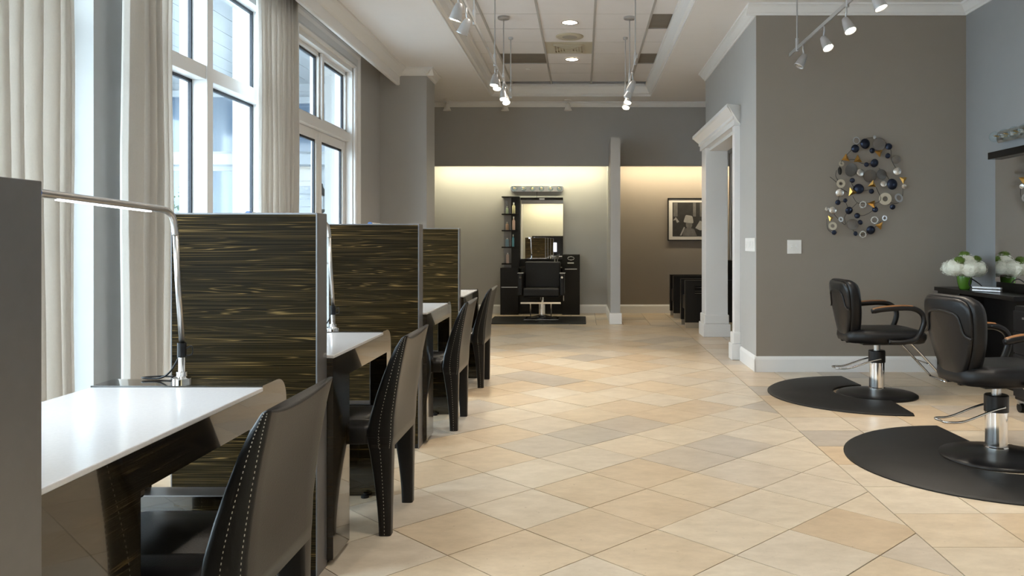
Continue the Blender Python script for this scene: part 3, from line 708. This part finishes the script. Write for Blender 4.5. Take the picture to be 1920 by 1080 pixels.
# ================================================================ STYLING STATIONS  (local: wall at y=0, front -y, x to the right)
def bottle(name, x, y, z, r, h, col, label, parent_loc=None, square=False):
    t = thing(name, label, 'bottle', (x, y, z), 0, 'bottles on the back tower shelves')
    m = pbr('bottle_plastic', col, .3)
    if square: MB().box(-r, r, -r * .7, r * .7, 0, h * .85).build('body', m, t, bevel=.004); MB().box(-r * .4, r * .4, -r * .4, r * .4, h * .85, h).build('cap', 'white', t)
    else: MB().lathe([(r * .95, 0), (r, .005), (r, h * .68), (r * .35, h * .80), (r * .35, h * .84)], n=14).build('body', m, t, smooth='auto'); MB().lathe([(r * .42, h * .84), (r * .42, h), (.0005, h)], n=12).build('cap', 'white', t, smooth='auto')
def bulb_bar(parent_name, loc, rz, label):
    t = thing('vanity_light', label, 'light', loc, rz, 'mirror bulb bars')
    MB().prism(fillet([(-.46, -.05), (.46, -.05), (.46, .05), (-.46, .05)], .045, 6), 'y', -.045, 0).build('bar', 'chrome', t, smooth='auto')
    for k in range(6):
        x = -.39 + .156 * k
        MB().lathe([(.024, .045), (.024, .058)], c=(x, 0, 0), n=14, axis='y').build('socket', 'steel', t, smooth='auto')
        b_ = MB().ball((x, -.098, 0), .047, 16, 12).build('bulb', 'bulbshell', t, smooth=True); MB().tube([(x - .012, -.06, 0), (x - .012, -.10, .01), (x + .012, -.10, .01), (x + .012, -.06, 0)], .003, 6).build('filament', 'gold', b_)
# back station
t = thing('styling_station', 'black styling station with tall mirror and shelf tower against the back wall', 'vanity', (-.72, YB, 0))
ox = -.72
def X(px, y=13.72): return (px - CX) * y / F - ox
MB().box(X(938), X(972), -.33, -.01, 0, .80).build('tower_base', 'blacklam', t, bevel=.003)
MB().box(X(957), X(973), -.16, -.01, .80, 2.03).build('tower_back', 'blacklam', t, bevel=.003)
MB().box(X(942), X(957), -.03, -.01, .80, 2.03).build('tower_panel', 'alu', t)
for k, z in enumerate((2.03, 1.732, 1.45, 1.163, .876)):
    MB().box(X(939), X(957) + (.14 if k == 0 else 0), -.20, -.01, z - .022, z).build('shelf', 'blacklam', t, bevel=.002)
MB().box(X(940), X(970), -.335, -.33, .465, .478).build('handle', 'steel', t)
MB().box(X(974), X(1055), -.12, -.03, 1.97, 2.015).build('header', 'blacklam', t, bevel=.002)
MB().box(X(974), X(1055), -.06, -.01, .80, 1.97).build('mirror_board', 'blacklam', t)
mi = MB().box(X(974), X(1055), -.068, -.06, .95, 1.97).build('mirror', 'mirror', t)
MB().box(X(972), X(1055), -.25, -.01, .78, .82).build('counter', 'blacklam', t, bevel=.003)
MB().box(X(972), X(1055), -.08, -.01, 0, .78).build('back_panel', 'blacklam', t)
cb = MB().box(X(1054), X(1087), -.33, -.01, 0, 1.03).build('cabinet', 'blacklam', t, bevel=.003)
MB().box(X(1058), X(1084), -.336, -.33, .05, .80).build('door', 'blacklam', t, bevel=.002)
MB().box(X(1059), X(1082), -.350, -.336, .775, .787).build('handle', 'steel', t); MB().box(X(1056), X(1057.5), -.350, -.33, .24, .52).build('handle', 'steel', t)
MB().box(X(1056), X(1085), -.345, -.33, .86, 1.02).build('tool_panel', 'blacklam', t, bevel=.002)
tp = [(X(1070.5) + .055 * math.cos(a * .3927), -.35, .965 + .028 * math.sin(a * .3927)) for a in range(16)]
MB().tube(tp, .006, 6, True).build('tool_ring', 'chrome', t, smooth=True)
MB().box(X(1064), X(1076), -.352, -.345, .875, .895).build('label_plate', 'steel', t)
MB().box(X(1010), X(1020), -.13, -.119, 1.975, 2.0).build('name_plate', 'steel', t)
MB().box(X(1036), X(1054), -.30, -.25, .80, .812).build('tool_bar', 'steel', t); MB().tube([(X(1040), -.275, .80), (X(1040), -.275, .99)], .012).build('tool_holder', 'steel', t, smooth='auto'); MB().tube([(X(1045), -.275, .80), (X(1045), -.275, .95)], .010).build('tool_holder', 'steel', t, smooth='auto')
def W_(px): return (px - CX) * 13.72 / F
for nm, px, z, r, h, col, lab, sq in (('shampoo_bottle', 949, 1.732, .024, .13, (.34, .42, .32), 'small pale green bottle on the top tower shelf, left', 0), ('lotion_bottle', 962, 1.732, .028, .19, (.50, .48, .30), 'yellow green pump bottle on the top tower shelf, right', 0),
    ('cream_bottle', 949, 1.45, .026, .14, (.55, .38, .28), 'small peach bottle on the second tower shelf, left', 0), ('spray_bottle', 962, 1.45, .024, .23, (.60, .42, .37), 'tall pink bottle on the second tower shelf, right', 0),
    ('product_box', 949, 1.163, .028, .15, (.22, .36, .48), 'blue grey box on the third tower shelf, left', 1), ('tall_bottle', 961, 1.163, .018, .21, (.10, .28, .38), 'slim bright blue bottle on the third tower shelf, right', 0), ('cream_tube', 950, .876, .024, .18, (.62, .48, .42), 'pink cream tube on the lowest tower shelf', 1)):
    bottle(nm, W_(px) , YB - .14 if px < 957 else YB - .205, z + .0005, r, h, col, lab, square=sq)
# side ledges that carry the right-hand bottles
for z in (1.732, 1.45, 1.163): MB().box(X(957), X(970), -.245, -.16, z - .014, z).build('ledge', 'blacklam', t, bevel=.002)
bulb_bar('', (-.79, YB, 2.17), 0, 'row of six globe bulbs above the mirror on the back wall')
o = MB().tube(smoothpath([(-.79, 13.99, 2.12), (-.795, 14.0, 2.07), (-.79, 13.95, 2.02)], 5), .004, 6).build('power_cord', 'blackp'); tag(o, 'thin cord from the bulb bar down to the back mirror', 'cord')
# chair in front of it, facing the camera
t = thing('square_salon_chair', 'square black salon chair facing out before the back mirror', 'chair', (-.645, 12.85, .019))
MB().box(-.27, .27, -.27, .27, 0, .012).build('base_plate', 'chrome', t, bevel=.004); MB().lathe([(.24, .012), (.10, .05), (.055, .06)], n=24).build('base_dome', 'blackp', t, smooth=True)
MB().lathe([(.05, .05), (.05, .24), (.03, .24), (.03, .36)], n=20).build('cylinder', 'chrome', t, smooth='auto')
MB().box(-.29, .29, -.28, .22, .36, .50).build('seat', 'leather', t, bevel=.03, seg=4)
MB().box(-.29, .29, .16, .27, .48, .905).build('backrest', 'leather', t, bevel=.025, seg=4)
for s_ in (-1, 1):
    a_ = MB().box(s_ * .325 - .035, s_ * .325 + .035, -.26, .24, .38, .73).build('armrest', 'leather', t, bevel=.02, seg=3)
    MB().box(s_ * .33 - .045, s_ * .33 + .045, -.25, -.05, .73, .738).build('arm_cap', 'steel', a_, bevel=.002); MB().lathe([(.018, .26), (.018, .27), (.0005, .27)], c=(s_ * .325, 0, .67), n=12, axis='y').build('bolt', 'chrome', a_)
ft = MB(); ft.box(-.31, .31, -.43, -.40, .27, .295)
for s_ in (-1, 1): ft.tube([(s_ * .16, -.41, .28), (s_ * .16, -.36, .06), (s_ * .05, -.2, .05)], .008)
ft.tube([(0, -.41, .28), (0, -.1, .36)], .012); ft.build('footrest', 'chrome', t, smooth='auto')
o = MB().box(-1.45, .056, 12.16, 13.28, .0005, .018).build('rectangular_mat', 'rubber', bevel=.006); tag(o, 'flat rectangular black mat under the square salon chair at the back', 'mat')

# right-wall station: local x -> world -y
t = thing('styling_station', 'black styling station with mirror on the right wall, holding the flowers', 'vanity', (XR, 7.06, 0), R(-90))
MB().box(-.62, .80, -.325, -.01, .785, .82).build('counter', 'blacklam', t, bevel=.003)
MB().box(-.60, -.16, -.30, -.02, 0, .785).build('cabinet', 'blacklam', t, bevel=.003); MB().box(-.585, -.175, -.312, -.30, .04, .76).build('door', 'blacklam', t, bevel=.002); MB().box(-.20, -.19, -.325, -.312, .30, .58).build('handle', 'steel', t)
MB().box(0, .74, -.05, -.005, .82, 1.97).build('mirror_board', 'blacklam', t); MB().box(-.01, .75, -.12, -.005, 1.97, 2.03).build('header', 'blacklam', t, bevel=.002)
MB().box(0, .74, -.058, -.05, .90, 1.97).build('mirror', 'mirror', t)
MB().box(-.16, .80, -.08, -.01, 0, .785).build('back_panel', 'blacklam', t); 
bulb_bar('', (XR, 6.60, 2.16), R(-90), 'row of globe bulbs above the mirror at the right photo edge')
t = thing('hot_tool', 'silver flat iron with black cord on the counter beside the flowers', 'flat iron', (3.45, 6.86, .8205), R(-60))
MB().box(-.13, .13, -.014, .014, .002, .02).build('lower_arm', 'steel', t, bevel=.004); MB().box(-.13, .13, -.014, .014, .026, .044).build('upper_arm', 'silver', t, bevel=.004); MB().box(-.13, -.10, -.012, .012, .018, .03).build('hinge', 'blackp', t)
MB().tube(smoothpath([(-.13, 0, .02), (-.18, .02, .06), (-.20, .08, .10), (-.16, .13, .06), (-.08, .12, .008), (.02, .09, .006)], 6), .005, 6).build('cord', 'blackp', t, smooth=True)
t = thing('salon_trolley', 'black trolley on castors behind the front salon chair', 'trolley', (3.34, 5.72, 0))
MB().box(-.16, .16, -.2, .2, .09, .78).build('body', 'blackp', t, bevel=.01)
for k in range(4):
    d_ = MB().box(-.175, -.16, -.19, .19, .12 + .16 * k, .265 + .16 * k).build('drawer', 'blackp', t, bevel=.004); MB().box(-.182, -.175, -.06, .06, .21 + .16 * k, .225 + .16 * k).build('pull', 'steel', d_)
for x in (-.13, .13):
    for y in (-.17, .17): MB().lathe([(.012, -.014), (.035, -.012), (.035, .012), (.012, .014)], c=(x, y, .035), n=16, axis='x').build('castor', 'rubber', t, smooth='auto'); MB().box(x - .02, x + .02, y - .012, y + .012, .06, .095).build('castor_fork', 'steel', t)

# ---- flowers
t = thing('flower_vase', 'green vase of white hydrangeas on the black counter by the right mirror', 'flowers', (3.43, 7.22, .8205))
t.scale = (1.08, 1.08, .94)
MB().lathe([(.036, 0), (.043, .01), (.056, .07), (.061, .12), (.058, .145), (.052, .145), (.047, .10)], n=24).build('vase', 'vase', t, smooth=True)
rg = random.Random(5)
def bloom(c, r, name, mat, n, pl):
    mb = MB()
    for k in range(n):
        d = Vector((rg.gauss(0, 1), rg.gauss(0, 1), rg.gauss(0, 1))).normalized(); p = Vector(c) + d * r * rg.uniform(.86, 1.05)
        u = d.orthogonal().normalized(); w = d.cross(u); a0 = rg.uniform(0, 6.28)
        for q in range(4):
            a = a0 + q * 1.571; e1 = (u * math.cos(a) + w * math.sin(a)) * pl; e2 = (u * math.cos(a + .7) + w * math.sin(a + .7)) * pl * 1.0; e3 = (u * math.cos(a + .35) + w * math.sin(a + .35)) * pl * 1.5 + d * pl * rg.uniform(-.3, .5)
            mb.add([p, p + e1, p + e3, p + e2], [(0, 1, 2, 3)])
    mb.ball(c, r * .86, 12, 8); mb.build(name, mat, t)
for c, r in (((-.09, -.03, .21), .085), ((.01, -.07, .20), .085), ((.03, .02, .255), .085), ((.085, -.05, .20), .075), ((-.03, .06, .22), .08), ((.07, .06, .21), .07), ((-.10, .05, .20), .07), ((.11, .0, .19), .07)): bloom(c, r, 'hydrangea', 'petal', 170, .010)
for c, r in (((-.07, -.06, .275), .045), ((.015, .03, .325), .045), ((.10, -.0, .285), .04)): bloom(c, r, 'green_bloom', 'moss', 160, .006)
for k in range(6): MB().tube([(.02 * math.cos(k), .02 * math.sin(k), .02), (.05 * math.cos(k), .05 * math.sin(k), .18)], .004, 6).build('stem', 'leaf', t)

# ---- shampoo chairs in the alcove (face -x)
def shampoo(y, label):
    t = thing('shampoo_chair', label, 'chair', (1.485, y, 0), 0, 'square shampoo chairs in the alcove')
    for y0 in (0, .50):
        a = MB(); a.box(0, .14, y0, y0 + .1, .08, .69); a.box(.14, .70, y0, y0 + .1, .08, .50); a.box(.14, .55, y0, y0 + .1, .61, .69); a.box(.55, .70, y0, y0 + .1, .50, .69)
        ar = a.build('arm_panel', 'leather', t); MB().box(.01, .30, y0 + .005, y0 + .095, 0, .08).build('foot', 'steel', ar)
    MB().box(.02, .66, .10, .50, .25, .46).build('seat', 'leather', t, bevel=.02); MB().box(.58, .72, .10, .50, .46, .98).build('backrest', 'leather', t, bevel=.03)
shampoo(11.62, 'nearer square black shampoo chair by the white pillar'); shampoo(13.12, 'farther square black shampoo chair below the framed picture')

# ---- framed picture
t = thing('framed_picture', 'framed black and white salon photograph on the alcove wall', 'picture', (1.95, YB, 1.637))
w, h_ = .463, .372
f = MB()
for q in ((-w, w, h_ - .018, h_), (-w, w, -h_, -h_ + .018), (-w, -w + .018, -h_ + .018, h_ - .018), (w - .018, w, -h_ + .018, h_ - .018)): f.box(q[0], q[1], -.03, 0, q[2], q[3])
f.build('frame', 'blackp', t); MB().box(-w + .018, w - .018, -.018, -.004, -h_ + .018, h_ - .018).build('mount', pbr('mount_card', (.62, .60, .57), .8), t)
g1 = pbr('print_dark', (.030, .029, .028), .5, var=.6, vscale=9); g2 = pbr('print_mid', (.13, .125, .12), .5, var=.4, vscale=14); g3 = pbr('print_light', (.30, .295, .285), .5, var=.3, vscale=25)
pr = MB().box(-w + .085, w - .085, -.0195, -.018, -h_ + .075, h_ - .075).build('print', g1, t)
def flat(pts, m, d): MB().prism(pts, 'y', -.0195 - d, -.0195).build('print_shape', m, pr)
for x0, x1 in ((-.36, -.29), (-.02, .03), (.10, .14), (.24, .30)): flat([(x0, .05), (x1, .05), (x1, .29), (x0, .29)], g2, .0004)
def ell(cx, cz, a, b, n=16): return [(cx + a * math.cos(2*math.pi*k/n), cz + b * math.sin(2*math.pi*k/n)) for k in range(n)]
flat([(-.20, -.29), (-.18, -.17), (-.10, -.14), (.0, -.17), (.05, -.29)], g2, .0006); flat(ell(-.09, -.09, .055, .075), g2, .0008); flat(fillet([(-.19, -.05), (-.01, -.07), (-.03, .06), (-.15, .08)], .03), g3, .0010)
flat([(-.37, -.02), (-.32, .04), (-.26, -.04), (-.30, -.06), (-.32, -.01)], g3, .0006); flat([(-.25, -.28), (-.22, -.28), (-.16, -.14), (-.18, -.13)], g3, .0006)
flat([(.02, -.15), (.10, -.02), (.16, -.05), (.30, -.12), (.36, -.17), (.10, -.19)], g3, .0006); flat(ell(.20, .02, .035, .045), g2, .0008); flat([(.14, -.10), (.16, -.02), (.25, -.02), (.30, -.10)], g1, .0010)

# ---- switches
def switch(loc, rz, w, n, label):
    t = thing('light_switch', label, 'switch', loc, rz)
    MB().box(-w, w, -.008, 0, -.066, .066).build('plate', 'white', t, bevel=.003)
    for k in range(n):
        x = (k - (n - 1) / 2) * (2 * w / n) * .95
        if n == 2: MB().lathe([(.012, .008), (.010, .024), (.0005, .024)], c=(x * .7, 0, 0), n=14, axis='y').build('knob', 'white', t, smooth='auto')
        else: MB().box(x - .016, x + .016, -.012, -.008, -.034, .034).build('rocker', 'white', t, bevel=.002)
switch((2.033, 7.72, 1.20), 0, .068, 2, 'white plate with two dimmer knobs on the taupe wall')
switch((1.67, 7.99, 1.22), R(-90), .225, 6, 'wide white plate of rocker switches on the passage wall')

# ---- wall sculpture
t = thing('wall_sculpture', 'metal wall sculpture of blue, gold and silver discs on wires', 'wall art', (2.70, 7.72, 1.77))
SC = F / 7.68
def P2(zx, zy): return ((1530 + zx / 4.911 - CX) / SC - 2.70, EYE + (CY - 240 - zy / 4.911) / SC - 1.77)
rg = random.Random(11)
def disc(zx, zy, zr, mat, dome, name, hole=0, sqx=1):
    x, z = P2(zx, zy); r = zr / 4.911 / SC; y = rg.uniform(.03, .06)
    if hole: pr_ = [(r * hole, 0), (r, 0), (r, .006), (r * hole, .006), (r * hole, 0)]
    else: pr_ = [(r * .9, 0), (r, .002), (r * .96, dome * r * .3), (r * .7, dome * r * .7), (r * .35, dome * r * .95), (.0005, dome * r)]
    o = MB().lathe(pr_, n=22, axis='y').build(name, mat, t, smooth='auto' if hole else True, loc=(x, -y, z)); o.scale = (sqx, 1, 1)
    o.rotation_euler = (rg.uniform(-.25, .25), 0, rg.uniform(-.25, .25))
for q in ((450,145,48),(360,190,38),(518,208,26),(664,172,32),(663,255,25),(540,322,40),(461,338,22),(337,482,23),(393,560,48),(698,518,52),(508,583,24),(198,686,24),(297,760,36),(375,808,26),(408,869,24),(503,940,40),(698,727,25),(270,667,20),(538,752,26),(164,962,22),(366,972,22)): disc(*q, 'blue', .55, 'blue_dome')
disc(215, 397, 38, 'wire', .2, 'dark_disc', 0, .5)
for q in ((235,329,25,.4),(229,512,40,.45),(638,652,56,.42),(150,903,38,.48)): disc(q[0], q[1], q[2], 'bone', 0, 'bone_ring', q[3])
for q in ((228,842,24,.5),(366,118,34,.8),(630,830,26,.55),(757,645,42,.6)): disc(q[0], q[1], q[2], 'silver', 0, 'metal_ring', q[3])
for zx, zy, zr in ((428,705,36),(428,980,36),(535,848,40)):
    x, z = P2(zx, zy); r = zr / 4.911 / SC; mb = MB()
    mb.lathe([(r*.62, 0), (r*.85, 0), (r*.85, .006), (r*.62, .006), (r*.62, 0)], n=22, axis='y')
    for k in range(12):
        a = k * math.pi / 6; mb.ball((r * .92 * math.cos(a), -.003, r * .92 * math.sin(a)), r * .13, 6, 4)
    mb.build('toothed_ring', 'hammered', t, smooth='auto', loc=(x, -.045, z))
for q in ((411,410,36),(748,398,36),(221,597,38),(152,757,34),(95,745,20),(617,515,28),(805,538,22),(540,85,18)): disc(*q, 'hammered', .25, 'silver_disc')
for q in ((325,385,62),(735,290,40),(500,440,60),(600,430,50),(580,150,58),(332,888,52)): disc(q[0], q[1], q[2], 'smoke', .1, 'smoky_disc')
for zx, zy, zr in ((270,280,40),(385,290,40),(580,228,38),(515,520,36),(325,590,42),(515,700,38),(128,830,30),(580,900,36),(795,475,36)):
    x, z = P2(zx, zy); r = zr / 4.911 / SC; a = rg.uniform(0, 6.28)
    c_ = [(r * 1.15 * math.cos(a + k * 2.1), -.05 - rg.uniform(-.015, .02), r * 1.15 * math.sin(a + k * 2.1)) for k in range(3)]
    MB().add(c_ + [(0, -.075, 0), (0, -.045, 0)], [(0, 1, 3), (1, 2, 3), (2, 0, 3), (1, 0, 4), (2, 1, 4), (0, 2, 4)]).build('gold_fold', 'gold', t, loc=(x, 0, z))
for pl in ([(215,400),(235,310),(330,200),(440,110),(500,90),(560,95),(640,130),(690,200),(695,290),(750,390)], [(130,450),(190,500),(230,555),(290,590)], [(340,630),(385,690),(470,690),(560,690),(600,650),(575,590),(555,545)], [(800,540),(800,620),(760,690),(690,690),(640,690)],
    [(270,300),(350,290),(440,330),(540,320)], [(320,480),(340,530),(400,580),(460,575),(520,560)], [(200,690),(270,680),(300,760)], [(100,840),(110,930),(160,970)], [(150,770),(200,830),(270,890),(265,820),(300,770),(380,690)], [(380,800),(440,805),(510,770),(560,720)],
    [(340,940),(380,975),(430,980),(500,950),(560,900),(600,860)], [(580,370),(640,420),(670,465),(698,518)], [(190,390),(185,450),(229,512)], [(222,597),(200,690)]):
    MB().tube(smoothpath([(P2(*q)[0], -.035, P2(*q)[1]) for q in pl], 5), .0022, 6).build('wire', 'wire', t, smooth=True)
for zx, zy in ((450, 145), (393, 560), (698, 518), (503, 940), (229, 512)): x, z = P2(zx, zy); MB().tube([(x, 0, z), (x, -.05, z)], .003, 6).build('wall_pin', 'wire', t)

# ================================================================ TRACK LIGHTS
def head(parent, x, y, z, aim, lit, e=22):
    """spot head hanging from the rail; aim = (dx, dy) tilt from straight down"""
    d = Vector((aim[0], aim[1], -1)).normalized(); q = d.to_track_quat('-Z', 'Y')
    hd = MB().tube([(x, y, z + .01), (x, y, z - .05), (x - d.x * .02, y - d.y * .02, z - .10)], .007, 8).build('stem', 'silver', parent, smooth=True)
    o = MB().lathe([(.012, .04), (.024, .03), (.034, -.01), (.043, -.075), (.045, -.085), (.041, -.085), (.038, -.07), (.030, -.06)], n=20).build('lamp_head', 'silver', parent, smooth=True)
    o.location = (x, y, z - .125); o.rotation_mode = 'QUATERNION'; o.rotation_quaternion = q
    b = MB().lathe([(.0005, -.083), (.030, -.080), (.037, -.068), (.0005, -.06)], n=18).build('lamp_bulb', 'bulb' if lit else 'bulbglass', o, smooth=True)
    if lit: lamp('SPOT', 'spot_lamp', (0, 0, -.095), o, e, size=.03, spot=80, blend=.7)
def rail(label, x, y0, y1, zr, top, rods, heads, big):
    t = thing('track_light', label, 'track light', (x, y0, zr), 0, 'silver track lights')
    MB().box(-.006, .006, 0, y1 - y0, -.016, .016).build('rail', 'silver', t)
    for k, y in enumerate(rods):
        MB().tube([(0, y - y0, 0), (0, y - y0, top - zr)], .0065, 10).build('rod', 'silver', t, smooth='auto')
        MB().tube([(0, y - y0, -.03), (0, y - y0, .09)], .014, 10).build('connector', 'silver', t, smooth='auto')
        r = .065 if y in big else .028
        MB().lathe([(r, top - zr), (r, top - zr - .02), (r * .8, top - zr - .028), (.007, top - zr - .03)], c=(0, y - y0, 0), n=24).build('canopy', 'silver', t, smooth='auto')
    for y, ax, ay, lit in heads: head(t, 0, y - y0, -.01, (ax, ay), lit)
rail('silver track light rail at the left of the ceiling tray', -.86, 5.2, 9.75, 3.0, TRAY, (6.39, 7.9, 8.78, 9.65), ((5.57, -.3, .1, 1), (5.96, -.5, .2, 0), (7.92, -.1, -.2, 1), (8.12, .0, -.35, 1), (8.73, .1, -.4, 1), (8.98, .2, -.5, 1)), (8.78,))
rail('silver track light rail at the right of the ceiling tray', .515, 7.6, 9.75, 3.0, TRAY, (7.84, 8.78, 9.65), ((8.25, -.45, .25, 0), (8.62, -.5, .2, 0), (8.95, -.2, -.4, 1), (9.30, -.2, -.5, 1)), (8.78,))
rail('silver track light rail before the taupe wall', 1.943, 3.2, 7.55, 3.0, CEIL, (4.2, 5.9, 7.28), ((7.08, -.55, -.1, 0), (6.46, .30, -.55, 1), (5.92, .28, -.45, 1), (5.32, .35, -.25, 1), (4.4, .4, .1, 1)), ())
for k, (x, lab) in enumerate(((-2.164, 'white ceiling spot by the grey column'), (-1.236, 'white ceiling spot behind the left track light'), (-.23, 'white ceiling spot in the middle before the back soffit'))):
    t = thing('ceiling_spot', lab, 'light', (x, 12.86, CEIL), 0, 'unlit white ceiling spots')
    MB().lathe([(.06, 0), (.06, -.018), (.02, -.026), (.0005, -.026)], n=22).build('canopy', 'white', t, smooth='auto'); MB().tube([(0, 0, -.02), (0, 0, -.07)], .012, 10).build('neck', 'white', t)
    MB().lathe([(.028, -.06), (.036, -.08), (.05, -.14), (.066, -.175), (.060, -.175), (.045, -.14)], n=22).build('shade', 'white', t, smooth=True)

# ================================================================ REAR OF THE ROOM (seen in the mirrors)
t = thing('rear_cabinet', 'black cabinet wall with white counter behind the camera, seen in the mirror', 'cabinet', (-1.5, YN + .01, 0))
MB().box(-.75, .9, 0, .05, 0, 1.5).build('panel', 'blacklam', t); MB().box(-.75, .9, .05, .6, 0, .58).build('base', 'blacklam', t); MB().box(-.78, .93, .05, .62, .58, .62).build('counter', 'quartz', t)
o = MB().box(-1.75, -1.15, YN + .06, YN + .09, .80, 1.2).build('wall_monitor', 'screen'); tag(o, 'lit monitor on the black rear panel seen in the back mirror', 'monitor')
t = thing('potted_plant', 'spiky green plant reflected in the lower left of the back mirror', 'plant', (-1.9, -6.2, 0)); MB().lathe([(.13, 0), (.17, .35), (.15, .35)], n=20).build('pot', 'white', t, smooth='auto')
for k in range(22):
    a = k * 2.4; l = rg.uniform(.4, .62); mb = MB(); ca, sa = math.cos(a), math.sin(a); pts = [(0, .3, .02), (l * .4, .3 + l * .8, .03), (l * .9, .3 + l * .9, .004)]
    mb.add([(r_ * ca - w_ * sa, r_ * sa + w_ * ca, z_) for r_, z_, w_ in pts] + [(r_ * ca + w_ * sa, r_ * sa - w_ * ca, z_) for r_, z_, w_ in pts], [(0, 1, 4, 3), (1, 2, 5, 4)]); mb.build('blade', 'leaf', t)
